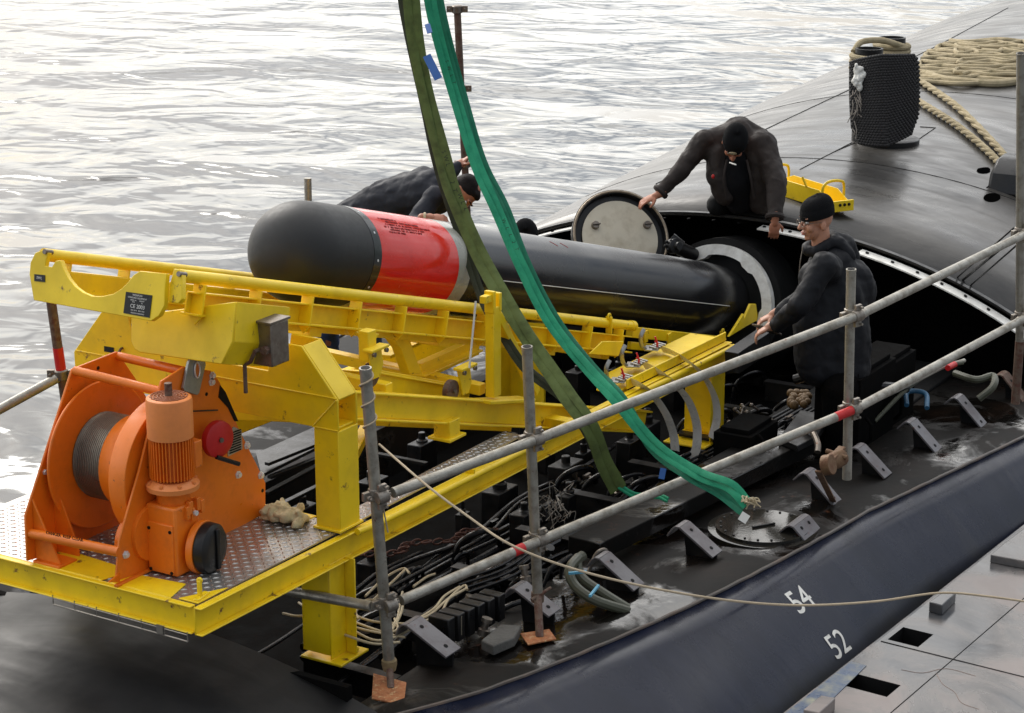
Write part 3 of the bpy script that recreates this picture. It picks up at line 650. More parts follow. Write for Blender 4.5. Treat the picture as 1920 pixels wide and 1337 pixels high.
# portal: near and far legs, chamfered cross beam made of two webs
GX0, GX1 = 1.03, 1.19
def portal_web(x):
    o = [(0, 0), (0, .65), (.20, .885), (.37, .885), (.37, .885), (W-.37, .885), (W-.20, .885), (W, .65), (W, 0), (W-.15, 0), (W-.15, .505), (.13, .505), (.13, 0)]
    return [(x, y-.01, z) for y, z in o]
m = MB()
def web(x, th, notch):
    top = .885; lo = .735
    o = [(0, .65), (.20, top), (.37, top+.0), (.40, lo), (W-.40, lo), (W-.37, top), (W-.20, top), (W, .65), (W, .50), (.0, .50)]
    m.prism([(x, y-.015, z) for y, z in o], (th, 0, 0))
web(GX0, .012, 1); web(GX1-.012, .012, 1)
m.abox((GX0+.013, 0, .50), (GX1-.013, W-.03, .512))
for y0, y1, z0, z1 in ((-.015, .185, .652, .885), (W-.015, W-.215, .652, .885)):
    a = V((GX0+.013, y0, z0)); b = V((GX0+.013, y1, z1)); d = b-a; n_ = V((0, -d.z, d.y)).normalized()*(-.0+.012)
    m.prism([a, b, b+V((0, .012 if y1 < .8 else -.012, -.012)), a+V((0, .012 if y1 < .8 else -.012, -.012))], (GX1-GX0-.026, 0, 0))
part(m, 'portal_beam', parent=frm)
for y0, y1 in ((-.015, .125), (W-.155, W-.015)):
    part(MB().abox((GX0, y0, .0), (GX1, y1, .498)), 'portal_leg', parent=frm)
    part(MB().abox((GX0-.015, y0-.01, -.0), (GX1+.015, y1+.01, .012)), 'leg_foot', parent=frm, bevel=.003)
m = MB()
for y in (.0,): 
    m.tube([(GX0-.002, -.015, .503), (GX0-.002, .13, .503)], .004, 6)
    m.tube([(GX0-.003, -.012, .66), (GX0-.003, W-.03, .66)], .004, 6); m.tube([(GX0-.003, -.01, .652), (GX0-.003, .13, .503)], .004, 6)
part(m, 'weld_bead', parent=frm, bevel=0)
# lower support legs to the deck
for y0 in (-.01, W-.15):
    m = MB(); m.abox((.94, y0+.16, -.60), (1.0, y0+.168, -.132)); m.abox((.94, y0+.008, -.60), (.948, y0+.16, -.132)); m.abox((1.12, y0, -.62), (1.13, y0+.16, -.132)); m.abox((.94, y0, -.62), (1.12, y0+.008, -.132)); m.abox((1.06, y0-.06, -.62), (1.068, y0, -.132)); m.abox((.92, y0-.07, -.635), (1.15, y0+.17, -.622))
    m.lathe((1.09, y0-.035, -.62), (0, 0, 1), [(0, .016), (.02, .016), (.02, 0)], 6); part(m, 'support_leg', parent=frm)
# end leg and end top plate
m = MB(); m.abox((XE-.02, .004, -.72), (XE, .28, ZE-.0)); m.abox((XE-.20, .004, -.72), (XE-.02, .012, ZE-.135)); m.abox((XE-.3, -.005, -.735), (XE+.02, .29, -.722)); part(m, 'support_leg', parent=frm)
m = MB(); m.abox((XE-.02, W-.28, -.72), (XE, W, ZE)); m.abox((XE-.20, W-.01, -.72), (XE-.02, W, ZE-.135)); part(m, 'support_leg', parent=frm)
part(MB().prism([(3.85, .03, -.053), (XE+.02, .012, ZE+.012), (XE+.02, .27, ZE+.012), (4.15, .27, -.055), (3.85, .16, -.053)], (0, 0, -.012)), 'top_plate', parent=frm)
part(MB().bar((3.95, .012, -.03), (XE, .012, ZE+.03), .012, .06), 'web_plate', parent=frm)
part(MB().prism([AY(1120, 733, .27), AY(1152, 712, .27), AY(1165, 700, .27), AY(1175, 735, .27)], (0, -.012, 0)), 'gusset_plate', parent=frm)
# inclined trolley tracks inside the frame
LS = AY(690, 733, .15); LE = AY(1218, 770, .15)
for y in (.17, W-.17):
    a, b = V((LS.x-.15, y, LS.z+.04)), V((LE.x, y, LE.z)); d = (b-a).normalized(); n_ = d.cross(V((0, 1, 0))); n_ = n_ if n_.z > 0 else -n_
    m = MB(); m.box((a+b)/2-n_*.006, (b-a)/2, V((0, .045, 0)), n_*.006); m.box((a+b)/2-n_*.135, (b-a)/2, V((0, .04, 0)), n_*.006); m.box((a+b)/2-n_*.07, (b-a)/2, V((0, .004, 0)), n_*.058)
    part(m, 'track_beam', parent=frm)
TRA, TRB = V((LS.x-.15, .17, LS.z+.04)), V((LE.x, .17, LE.z)); TRD = (TRB-TRA).normalized()
# diagonal braces and cross members in the bay
m = MB(); m.bar((1.2, .2, .02), (3.6, W-.2, -.08), .06, .05); m.bar((1.3, W-.2, .3), (3.1, .3, -.1), .05, .05); m.bar((3.3, .03, -.11), (3.3, W-.03, -.11), .08, .08); part(m, 'brace', parent=frm)
m = MB(); p = AY(838, 800, .17); m.box(p, V((.05, 0, 0)), V((0, .05, 0)), V((0, 0, .045))); m.box(p-V((0, 0, .05)), V((.08, 0, 0)), V((0, .07, 0)), V((0, 0, .008))); part(m, 'bracket', parent=frm)
# ================================================================== CRADLE (inclined, on wheels on the tracks)
crd = thing('torpedo_cradle', 'inclined yellow cradle of two round rails carrying the torpedo, on small wheels', 'cradle', (2.5, .8, .4))
YN, YF = .42, 1.18
A0, B0 = AY(335, 517, YN), AY(1185, 611, YN)
CD = (B0-A0).normalized(); CN = CD.cross(V((0, 1, 0))); CN = CN if CN.z > 0 else -CN
def cpt(t, y, n=0): return V((A0.x, y, A0.z))+CD*t+CN*n
CL = (B0-A0).length
for y, t0, ins in ((YN, -.0, 1), (YF, -.045, -1)):
    part(MB().tube([cpt(t0, y), cpt(CL, y)], .030, 18), 'rail', parent=crd, bevel=0)
    part(MB().tube([cpt(CL-.03, y-.0, -.0), cpt(CL+.02, y, 0)], .034, 18), 'rail_cap', parent=crd, bevel=.002)
    # longitudinal angle beam under the rail with gussets
    m = MB(); c0, c1 = cpt(.1, y, 0), cpt(CL-.05, y, 0)
    m.box((c0+c1)/2-CN*.118+V((0, ins*.02, 0)), (c1-c0)/2, V((0, .005, 0)), CN*.050)
    m.box((c0+c1)/2-CN*.165+V((0, -ins*.005, 0)), (c1-c0)/2, V((0, .05, 0)), CN*.005)
    m.box((c0+c1)/2-CN*.186+V((0, ins*.02, 0)), (c1-c0)/2*.97, V((0, .005, 0)), CN*.018)
    m.box((c0+c1)/2-CN*.068+V((0, -ins*.008, 0)), (c1-c0)/2, V((0, .028, 0)), CN*.004)
    part(m, 'rail_beam', parent=crd, bevel=.002)
    t = .13
    while t < CL-.1:
        g = [cpt(t, y-ins*.055, -.028), cpt(t, y+ins*.015, -.028), cpt(t, y+ins*.015, -.17), cpt(t, y-ins*.02, -.21), cpt(t, y-ins*.055, -.17)]
        part(MB().prism(g, CD*.010), 'gusset', parent=crd, bevel=.0015); t += .415
# cross ties
for t in (1.1, 2.3, 3.5, 4.2): part(MB().bar(cpt(t, YN, -.2), cpt(t, YF, -.2), .10, .05, CN), 'cross_tie', parent=crd)
# saddle end plate with half round cut-out and hook horns
SP_ = cpt(-.07, .8, 0); SPN = CD
def S(px, py): return APl(px, py, SP_, SPN)
out = [(63, 563), (55, 515), (57, 492), (66, 474), (83, 467), (90, 474), (86, 488), (84, 499), (97, 501), (104, 489), (113, 488), (119, 505), (128, 522), (140, 537), (155, 548), (172, 555), (190, 556), (212, 551), (228, 541), (240, 529), (250, 516), (262, 508), (312, 513), (309, 540), (308, 573), (298, 592), (283, 602)]
part(MB().prism([S(*p) for p in out], CD*.028), 'saddle_plate', parent=crd, bevel=.003)
part(MB().prism([S(318, 503)+CD*.03, S(328, 504)+CD*.03, S(333, 515)+CD*.03, S(333, 560)+CD*.03, S(326, 568)+CD*.03, S(308, 566)+CD*.03, S(309, 535)+CD*.03], CD*.03), 'horn_plate', parent=crd, bevel=.003)
part(MB().cyl(S(86, 472)-CD*.01, S(86, 472)+CD*.04, .012, 10), 'horn_pin', M_DSTEEL, crd, 0)
part(MB().cyl(S(329, 513)+CD*.02, S(329, 513)+CD*.07, .012, 10), 'horn_pin', M_DSTEEL, crd, 0)
SU = (S(190, 556)-S(190, 600)).normalized(); SR = V((0, -1, 0))
plate = part(MB().prism([S(237, 547)-CD*.003, S(286, 554)-CD*.003, S(281, 596)-CD*.003, S(232, 587)-CD*.003], CD*.002), 'name_plate', M_BLK, crd, 0)
pc = (S(237, 547)+S(281, 596))/2-CD*.0045
def ptext(s, size, up_, rt_=0): text_mesh('lettering', s, size, pc+SU*up_+SR*rt_, SR, SU, M_WHT, plate, .0004)
ptext('WEAPON', .013, .040); ptext('HANDLING EQUIPMENT', .010, .028); ptext('SERIAL No        WEIGHT', .0075, .017); ptext('SWL                  kg', .0075, .009); ptext('CE 2003', .024, -.010); ptext('TEST DATE   NEXT DUE', .0075, -.028); ptext('MADE IN ENGLAND', .0085, -.040)
part(MB().prism([S(65, 514)-CD*.003, S(85, 516)-CD*.003, S(85, 529)-CD*.003, S(65, 527)-CD*.003], CD*.002), 'name_plate', M_BLK, crd, 0)
text_mesh('lettering', 'SWL', .017, (S(65, 514)+S(85, 529))/2-CD*.0045, SR, SU, M_WHT, crd, .0004)
# chute box under the cradle head
c1 = cpt(.16, .8, 0); 
def Q(px, py, t=.16): return APl(px, py, cpt(t, .8), CD)
fp = [Q(246, 592), (Q(246, 640)), Q(252, 655), Q(262, 661), Q(415, 683), Q(436, 640), Q(441, 566)]
part(MB().prism([p+CD*.0 for p in fp], CD*.012), 'chute_front', parent=crd)
back = [p+CD*.42 for p in fp]
m = MB(); 
for i in (0, 1, 2, 3, 4, 5):
    a, b = fp[i]+CD*.013, fp[i+1]+CD*.013; n_ = (b-a).cross(CD).normalized()*.006
    m.prism([a, b, b+CD*.40, a+CD*.40], n_)
part(m, 'chute_side', parent=crd, bevel=.002)
# small far name plate on the portal and steel latch boxes at both sides
def latch(px, py, y, s=1.0):
    p = AY(px, py, y); lb = part(MB().box(p+V((.0, 0, 0)), V((.065*s, 0, 0)), V((0, .06*s, 0)), V((0, 0, .10*s))), 'latch_box', M_DSTEEL, frm, bevel=.006)
    m = MB(); m.box(p+V((0, -.0, .105*s)), V((.075*s, 0, 0)), V((0, .065*s, 0)), V((0, 0, .006))); m.lathe(p+V((.02, -.05*s, .045*s)), (0, -1, 0), [(0, .045*s), (.008, .045*s), (.008, 0)], 20); part(m, 'latch_cap', M_DSTEEL, lb, .002)
    h0 = p+V((-.06*s, 0, -.02*s)); m = MB(); m.tube([h0, h0+V((-.05*s, 0, 0)), h0+V((-.06*s, .02, -.05*s)), h0+V((-.065*s, .05, -.07*s)), h0+V((-.065*s, .05, -.20*s))], .010*s, 8); m.cyl(h0+V((0, -.03, 0)), h0+V((-.03*s, -.03, 0)), .022*s, 6); m.box(p+V((-.06*s, .03, .02)), V((.004, 0, 0)), V((0, .012, 0)), V((0, 0, .09*s))); part(m, 'latch_handle', M_RUSTT, lb, 0)
latch(506, 640, .19); latch(246, 642, 1.28, .7)
part(MB().prism([AX(195, 649, GX0-.003), AX(213, 652, GX0-.003), AX(213, 662, GX0-.003), AX(195, 659, GX0-.003)], (.002, 0, 0)), 'name_plate', M_BLK, frm, 0)
# trolley below: legs with wheels
def wheel(px, py, y):
    p = AY(px, py, y); wh = part(MB().lathe(p-V((0, .02, 0)), (0, 1, 0), [(0, .025), (0, .05), (.005, .06), (.035, .06), (.04, .05), (.04, .025)], 28), 'wheel', M_RUSTT, crd, .002)
    part(MB().lathe(p-V((0, .035, 0)), (0, 1, 0), [(0, .012), (.07, .012), (.07, 0)], 10), 'axle', M_DSTEEL, wh, 0); return p
def trolley_leg(px, py, y, top):
    p = AY(px, py, y)
    m = MB(); m.prism([p+V((-.05, 0, .10)), p+V((.07, 0, .10)), p+V((.09, 0, .0)), p+V((.06, 0, -.06)), p+V((.0, 0, -.06)), p+V((-.02, 0, .02))], (0, .012, 0)); m.box(p+V((.01, -.01, .10)), V((.075, 0, 0)), V((0, .03, 0)), V((0, 0, .008)))
    part(m, 'wheel_bracket', parent=crd)
    m = MB()
    for dx in (-.05, .055): m.lathe(p+V((dx, -.035, .085)), (0, -1, 0), [(0, .013), (.014, .013), (.014, 0)], 6)
    part(m, 'bolt', M_DSTEEL, crd, 0)
    part(MB().bar(p+V((.01, .02, .10)), top, .07, .05, (0, 1, 0)), 'trolley_strut', parent=crd)
for (wx, wy), (lx, ly) in (((694, 703), (700, 690)), ((845, 733), (868, 722))):
    wheel(wx, wy, .22); p = AY(lx, ly, .18); m = MB()
    m.prism([p+V((-.05, 0, .10)), p+V((.07, 0, .10)), p+V((.09, 0, .0)), p+V((.06, 0, -.06)), p+V((.0, 0, -.06)), p+V((-.02, 0, .02))], (0, .012, 0)); m.box(p+V((.01, -.01, .10)), V((.075, 0, 0)), V((0, .03, 0)), V((0, 0, .008))); part(m, 'wheel_bracket', parent=crd)
    m = MB()
    for dx in (-.05, .055): m.lathe(p+V((dx, -.035, .085)), (0, -1, 0), [(0, .013), (.014, .013), (.014, 0)], 6)
    part(m, 'bolt', M_DSTEEL, crd, 0)
a = AY(689, 672, .22); b = AY(689, 622, .22)
part(MB().box((a+b)/2, V((.035, 0, 0)), V((0, .03, 0)), V((0, 0, (b.z-a.z)/2+.01))), 'trolley_strut', parent=crd)
part(MB().prism([AY(668, 622, .3), AY(712, 626, .3), AY(702, 642, .3), AY(678, 640, .3)], (0, .012, 0)), 'gusset_plate', parent=crd)
# twin struts, side stanchion with hook and brace
t1 = (AY(925, 740, .12))
b0 = AY(925, 742, .14); tpz = AY(922, 575, .14)
m = MB(); m.bar(b0, V((b0.x, .14, tpz.z)), .075, .055, (0, 1, 0)); part(m, 'stanchion', parent=crd)
m = MB(); a = AY(905, 556, .14); m.box(V((b0.x-.03, .14, tpz.z+.03)), V((.012, 0, 0)), V((0, .03, 0)), V((0, 0, .06))); m.box(V((b0.x+.03, .14, tpz.z+.02)), V((.012, 0, 0)), V((0, .03, 0)), V((0, 0, .05))); m.box(V((b0.x-.07, .14, tpz.z+.055)), V((.035, 0, 0)), V((0, .02, 0)), V((0, 0, .02))); part(m, 'stanchion_head', M_Y, crd)
m = MB(); m.bar(V((b0.x+.03, .14, tpz.z-.05)), AY(1003, 735, .14), .045, .05, (0, 1, 0)); m.bar(b0+V((-.12, 0, -.0)), b0+V((.35, 0, -.11)), .12, .02); part(m, 'stanchion_brace', parent=crd)
m = MB(); m.prism([AY(735, 632, .48), AY(768, 634, .48), AY(775, 655, .48), AY(792, 702, .48), AY(768, 702, .48), AY(752, 655, .48)], (0, .06, 0)); part(m, 'vee_strut', parent=crd)
m = MB(); m.bar(AY(783, 698, .60), AY(892, 648, .60), .05, .10); m.bar(AY(783, 704, .57), AY(892, 655, .57), .10, .012); part(m, 'diagonal_strut', parent=crd)
m = MB(); m.bar(AY(702, 714, .40), AY(862, 742, .40), .012, .12); m.bar(AY(702, 698, .42), AY(862, 727, .42), .08, .012); part(m, 'trolley_frame', parent=crd)
a_, b_ = AY(722, 688, .80), AY(880, 722, .80); part(MB().bar(a_, b_, .26, .012), 'top_plate', mat('painted_sunlit_yellow', (.88, .66, .20), .5, dirt=.3), crd)  # paler yellow: the light on the plate top is put into the colour
a_, b_ = AY(715, 668, 1.15), AY(820, 620, 1.3); part(MB().bar(a_, b_, .12, .02), 'top_plate', M_Y, crd)
for px in (730, 905): part(MB().bar(AY(px, 730, .2), AY(px, 730, .2)+V((0, 1.2, .05)), .06, .06), 'trolley_axle_beam', parent=crd)
part(MB().cyl(AY(892, 565, .1), AY(880, 690, .1), .006, 8), 'steady_rod', M_STEEL, crd, 0)
# lugs along the rail
for px, py, y in ((1142, 605, YN-.02), (1355, 632, .42)):
    p = AY(px, py, y); m = MB(); m.bar(p-V((0, 0, .07)), p+V((0, 0, .04)), .045, .012, (1, 0, 0)); m.lathe(p+V((0, -.006, .04)), (0, 1, 0), [(0, .022), (.012, .022), (.012, 0)], 14); part(m, 'eye_lug', parent=crd)
    part(MB().cyl(p+V((0, -.008, .04)), p+V((0, .008, .04)), .008, 8), 'lug_hole', M_BLK, crd, 0)
# aft yellow cradle extension to the tube mouth
a, b = AY(1180, 622, YN+.05), AY(1350, 640, YN+.05)
m = MB(); m.bar(a, b, .05, .07); m.bar(a-V((0, 0, .09)), b-V((0, 0, .09)), .03, .05)
for k in range(4): c = a.lerp(b, (k+.5)/4); m.bar(c-V((0, .03, .06)), c+V((0, -.03, .02)), .012, .05, (1, 0, 0))
part(m, 'extension_beam', parent=crd)
m = MB(); m.prism([AY(1367, 632, .45), AY(1395, 588, .45), AY(1396, 598, .45), AY(1408, 570, .45), AY(1418, 570, .45), AY(1422, 600, .45), AY(1400, 612, .45)], (0, .02, 0)); part(m, 'end_guide', parent=crd)
m = MB(); m.prism([AY(1130, 640, .30), AY(1170, 640, .30), AY(1160, 668, .30), AY(1105, 664, .3)], (0, .01, 0)); part(m, 'chute_plate', parent=crd)
# ================================================================== TORPEDO
R = .2665
trp = thing('torpedo', 'long black torpedo with rubbery round nose and red band, sliding tail first into the tube', 'torpedo', tuple(tpt(1.5)))
def tx(px):   # station along the axis seen at this picture column
    best = 0; b = 1e9; t = -1.5
    while t < 5:
        p = tpt(t)-CAM; d = p.dot(DD); x = 960+F*p.dot(RT)/d
        if abs(x-px) < b: b = abs(x-px); best = t
        t += .01
    return best
TNose = -1.02
t_b = -.10
NL = .62
def seg(name, prof, m, n=72): return MB().lathe(TP, TA, prof, n, u=(0, 1, 0)).build(name, m, trp, angle=50)
x0 = -.31                       # end of the nose rubber
nose = [(x0-NL*sin(a) if False else x0-.27-(.268)*sin(a)**1.0, R*.995*cos(a)**.85) for a in [pi/2*(1-i/14) for i in range(15)]]
nose = nose+[(x0-.2, R), (x0, R), (x0, R-.004)]
seg('nose_cap', nose, M_NOSE)
seg('nose_ring', [(x0+.0005, R-.004), (x0+.001, R+.0015), (x0+.07, R+.0015), (x0+.07, R-.004)], M_TORPB)
t2 = .53
seg('red_band', [(x0+.071, R-.004), (x0+.071, R), (t2, R), (t2, R-.004)], M_RED)
seg('grey_band', [(t2+.001, R-.004), (t2+.001, R), (t2+.13, R), (t2+.13, R-.004)], M_GREY)
seg('body_shell', [(t2+.131, R-.004), (t2+.131, R), (3.55, R), (3.552, R+.001), (4.25, R*.985), (4.6, R*.93), (5.0, R*.75)], M_TORPB)
g0 = rad(-14)
def onT(t, g, e=.001): return tpt(t)+(V((0, -1, 0))*cos(g)+TN*sin(g))*(R+e)   # g measured from the near side upwards
MB().tube([onT(t, rad(-5)) for t in lin(t2+.3, 4.2, 30)], .0028, 6).build('body_stripe', M_WHT, trp)
m = MB()
for t in (1.42+.35, 1.5+.4): m.tube([onT(t+.015*i, rad(64-3*i)) for i in range(4)], .0016, 5)
m.build('chalk_mark', M_REDP, trp)
for g in (-30, 2, 34, 66): q = onT(x0+.035, rad(g), .0); MB().cyl(q, q+(q-tpt(x0+.035)).normalized()*.003, .007, 10).build('ring_screw', M_STEEL, trp)
# several rows of small stencilled lettering, curved round the red band
rl = random.Random(3); m = MB()
for row, (g, cnt, hh) in enumerate(((58, 13, .013), (53.5, 27, .013), (49, 34, .011), (45, 30, .011), (41.5, 24, .010), (38, 12, .01))):
    t = x0+.15+rl.uniform(0, .06)
    for k in range(cnt):
        wd = rl.uniform(.005, .010); t += wd+.0035+(.010 if rl.random() < .2 else 0)
        if t > t2-.05: break
        gg = rad(g); dg = hh/R/2; ty = rl.random()
        def bar_(ta, ga, tb, gb, e=.0012): m.tube([onT(ta, ga, e), onT(tb, gb, e)], .0011, 4)
        bar_(t, gg-dg, t, gg+dg)
        if ty > .3: bar_(t, gg+dg, t+wd*.7, gg+dg)
        if ty > .5: bar_(t, gg, t+wd*.6, gg)
        if ty < .6: bar_(t+wd*.7, gg-dg, t+wd*.7, gg+dg)
m.build('stencil_lettering', mat('stencil_dark', (.26, .012, .010), .6, dirt=0, bump=0), trp)

m = MB(); a, b = AX(100, 1133, -.03), AX(352, 1203, -.03); m.tube([a, b], .004, 6); m.tube([a+V((0, 0, .03)), b+V((0, 0, .03))], .003, 6)
for k in range(7): c = a.lerp(b, k/6); m.tube([c, c+V((0, 0, .045))], .003, 6)
m.box(AX(300, 1180, -.033), V((.003, 0, 0)), V((0, .018, 0)), V((0, 0, .02))); part(m, 'cable_hanger', M_WIRE, frm, 0)
# ================================================================== WINCH (orange)
wn = thing('winch', 'orange electric cable winch with wire drum and upright motor, bolted on the tread plate', 'winch', (.5, .7, 0))
YA, YB = .45, .96
npx = [(215, 1068), (226, 1012), (262, 880), (300, 715), (340, 690), (395, 697), (410, 716), (448, 805), (486, 878), (497, 905), (497, 962), (430, 998), (300, 1058), (262, 1078), (226, 1096), (200, 1090), (205, 1078)]
part(MB().prism([AY(x, y, YA) for x, y in [(218, 1090), (224, 1015), (262, 880), (303, 715), (345, 688), (395, 695), (412, 716), (450, 808), (486, 880), (498, 905), (498, 962), (430, 1000), (300, 1062)]], (0, .012, 0)), 'side_plate', M_O, wn, .003)
part(MB().prism([AY(x, y, YB) for x, y in [(52, 1052), (48, 968), (136, 692), (220, 659), (256, 712), (400, 960), (340, 985), (200, 1010)]], (0, .012, 0)), 'side_plate', M_O, wn, .003)
# drum with flanges
dcn = AY(150, 860, YB-.02)
drc = AY(222, 848, .70); drc = V((.44, 0, .40))
def D_(y): return V((drc.x, y, drc.z))
part(MB().lathe(D_(YB-.03), (0, -1, 0), [(0, .0), (0, .345), (.008, .35), (.012, .35), (.016, .345), (.016, .0)], 72), 'drum_flange', M_O, wn, 0)
part(MB().lathe(D_(YA+.13), (0, -1, 0), [(0, .0), (0, .33), (.01, .335), (.10, .335), (.10, 0)], 72), 'drum_cover', M_O, wn, .003)
part(MB().lathe(D_(YA+.29), (0, -1, 0), [(0, .0), (0, .215), (.16, .25), (.16, .0)], 48), 'drum_hub', M_O, wn, 0)
# foot of the drum cover swelling around the pinion
part(MB().lathe(AY(250, 1010, YA+.11), (0, -1, 0), [(0, 0), (0, .13), (.10, .13), (.10, 0)], 48), 'pinion_cover', M_O, wn, .003)
dr = part(MB().lathe(D_(YB-.045), (0, -1, 0), [(0, 0), (0, .19), (.27, .19), (.27, 0)], 48), 'drum_core', M_O, wn, 0)
m = MB(); hel = []
turns = 15
for i in range(turns*36): hel.append(D_(YB-.05-.16*i/(turns*36))+V((cos(i/36*2*pi), 0, sin(i/36*2*pi)))*.198)
m.tube(hel, .0056, 6); part(m, 'wire_rope', mat('wire_rope', (.22, .19, .15), .4, metal=.7, dirt=.5, dcol=(.08, .06, .04), bump=.4), wn, 0)
def rod(p, q, r, nm='cross_rod', bump_=True):
    a = AY(*p, YB); b = AY(*q, YA); b = V((a.x, YA-.004, a.z)) if False else b
    part(MB().cyl(a, b, r, 20), nm, M_O, wn, 0)
rod((140, 695), (310, 736), .021); rod((222, 668), (362, 700), .021); rod((58, 1000), (224, 1035), .023)
# bolts and rod end caps
m = MB()
for px, py in ((235, 1040), (397, 704), (396, 716), (462, 835), (446, 890), (488, 891), (363, 728)):
    p = AY(px, py, YA); m.lathe(p, (0, -1, 0), [(0, .020), (.005, .020), (.005, .014), (.016, .013), (.018, 0)], 6)
for px, py in ((84, 885),): p = AY(px, py, YB); m.lathe(p, (0, -1, 0), [(0, .014), (.01, .012), (.01, 0)], 6)
part(m, 'bolt', M_STEEL, wn, 0)
m = MB()
for px, py in ((387, 739), (492, 920), (184, 690)): p = AY(px, py, YA if px > 200 else YB-.001); m.cyl(p, p+V((0, -.002, 0)), .009, 12)
part(m, 'bolt_hole', M_BLKM, wn, 0)
# feet
part(MB().abox((-.03, YA-.02, .0), (.30, YA+.0, .012)), 'foot', M_O, wn, .002)
part(MB().prism([AY(205, 1092, YA-.06), AY(225, 1092, YA), AY(225, 1075, YA)], (.0, .01, 0)), 'foot', M_O, wn, .002)
m = MB(); m.abox((.0, YB-.16, 0), (.12, YB, .012)); m.prism([(.02, YB-.15, .012), (.02, YB, .30), (.02, YB, .012)], (.012, 0, 0)); part(m, 'foot', M_O, wn, .003)
# stiffener inside the far plate
m = MB(); a = AY(95, 885, YB); b = AY(108, 1040, YB); m.prism([a, b, b+V((.0, -.13, 0)), b+V((0, -.13, .06))], (.01, 0, 0)); part(m, 'stiffener', M_O, wn, .002)
# dark scorched strip and small rating plate on the right slope, nameplate
m = MB(); m.prism([AY(413, 722, YA-.003), AY(423, 735, YA-.003), AY(447, 790, YA-.003), AY(440, 790, YA-.003), AY(428, 765, YA-.003), AY(410, 745, YA-.003)], (0, .002, 0)); part(m, 'worn_edge', M_BLKM, wn, 0)
wp = part(MB().prism([AY(426, 820, YA-.004), AY(438, 800, YA-.004), AY(453, 807, YA-.004), AY(455, 842, YA-.004), AY(428, 856, YA-.004)], (0, .003, 0)), 'rating_plate', mat('rating_plate', (.42, .40, .33), .35, metal=.4, dirt=.3), wn, 0)
m = MB()
for k in range(9):
    a, b = AY(431, 850-k*4.6, YA-.006), AY(452, 842-k*4.6, YA-.006); m.bar(a, b, .002, .006, (0, 0, 1))
part(m, 'plate_print', M_BLKM, wp, 0)
# lifting lug, galvanised
lg = [AY(x, y, YA-.02) for x, y in [(346, 733), (344, 728), (354, 680), (359, 671), (367, 667), (377, 669), (385, 676), (386, 684), (374, 737), (370, 741)]]
lo_ = MB(); cen = AY(370, 694, YA-.02)
part(lo_.prism(lg, (0, .014, 0)), 'lifting_lug', mat('zinc', (.36, .38, .36), .38, metal=.7, dirt=.5, bump=.1), wn, .002)
p = AY(370, 694, YA-.024); m = MB(); m.tube([p+V((cos(g)*.018, 0, sin(g)*.036)) for g in [2*pi*i/24 for i in range(24)]], .004, 6, closed=True); part(m, 'lug_eye', M_STEEL, wn, 0)
part(MB().prism([p+V((cos(g)*.017, .001, sin(g)*.035)) for g in [2*pi*i/24 for i in range(24)]], (0, .003, 0)), 'lug_eye', mat('eye_orange_through', (.70, .19, .02), .5), wn, 0)
# motor: upright
mc = AY(318, 780, .36); MX, MY = mc.x, mc.y
def ZM_(py): return AY(318, py, .36).z
zt, zc, zb, zf = ZM_(742), ZM_(818), ZM_(895), ZM_(905)
part(MB().lathe((MX, MY, zc), (0, 0, 1), [(0, .0), (0, .103), (zt-zc-.02, .103), (zt-zc-.006, .100), (zt-zc, .090), (zt-zc+.0, .0)], 48), 'fan_cowl', M_OP, wn, 0)
m = MB()
for r_ in (.02, .035, .05, .065, .08): m.tube([(MX+cos(g)*r_, MY+sin(g)*r_, zt+.002) for g in [2*pi*i/32 for i in range(32)]], .003, 6, closed=True)
for k in range(16): g = 2*pi*k/16; m.bar((MX+cos(g)*.012, MY+sin(g)*.012, zt+.002), (MX+cos(g)*.085, MY+sin(g)*.085, zt+.002), .003, .003)
part(m, 'fan_grille', mat('grille_rust', (.35, .12, .05), .6, dirt=.5), wn, 0)
part(MB().cyl((MX, MY, zt), (MX, MY, zt+.06), .017, 12), 'shaft_stub', M_RUSTT, wn, 0)
m = MB(); m.cyl((MX, MY, zb), (MX, MY, zc), .082, 32)
for k in range(40):
    g = 2*pi*k/40; c = V((MX+cos(g)*.090, MY+sin(g)*.090, (zb+zc)/2)); m.box(c, V((cos(g), sin(g), 0))*.011, V((-sin(g), cos(g), 0))*.0022, V((0, 0, (zc-zb)/2-.002)))
part(m, 'motor_body', M_O, wn, 0)
part(MB().lathe((MX, MY, zf-.035), (0, 0, 1), [(0, 0), (0, .10), (.006, .118), (.028, .12), (.034, .11), (.05, .09), (.05, 0)], 40), 'motor_flange', M_OP, wn, 0)
m = MB()
for k in range(8): g = 2*pi*k/8+.2; m.lathe((MX+cos(g)*.105, MY+sin(g)*.105, zf), (0, 0, 1), [(0, .010), (.010, .010), (.010, 0)], 6)
part(m, 'bolt', M_OP, wn, 0)
tb = V((MX+.115, MY-.01, ZM_(862))); part(MB().box(tb, V((.028, 0, 0)), V((0, .05, 0)), V((0, 0, .062))), 'terminal_box', M_O, wn, .006)
part(MB().tube([V((MX+.10, MY-.03, ZM_(820)+.012))+V((cos(g)*.016, 0, sin(g)*.016)) for g in [2*pi*i/16 for i in range(16)]], .005, 8, closed=True), 'eye_bolt', M_O, wn, 0)
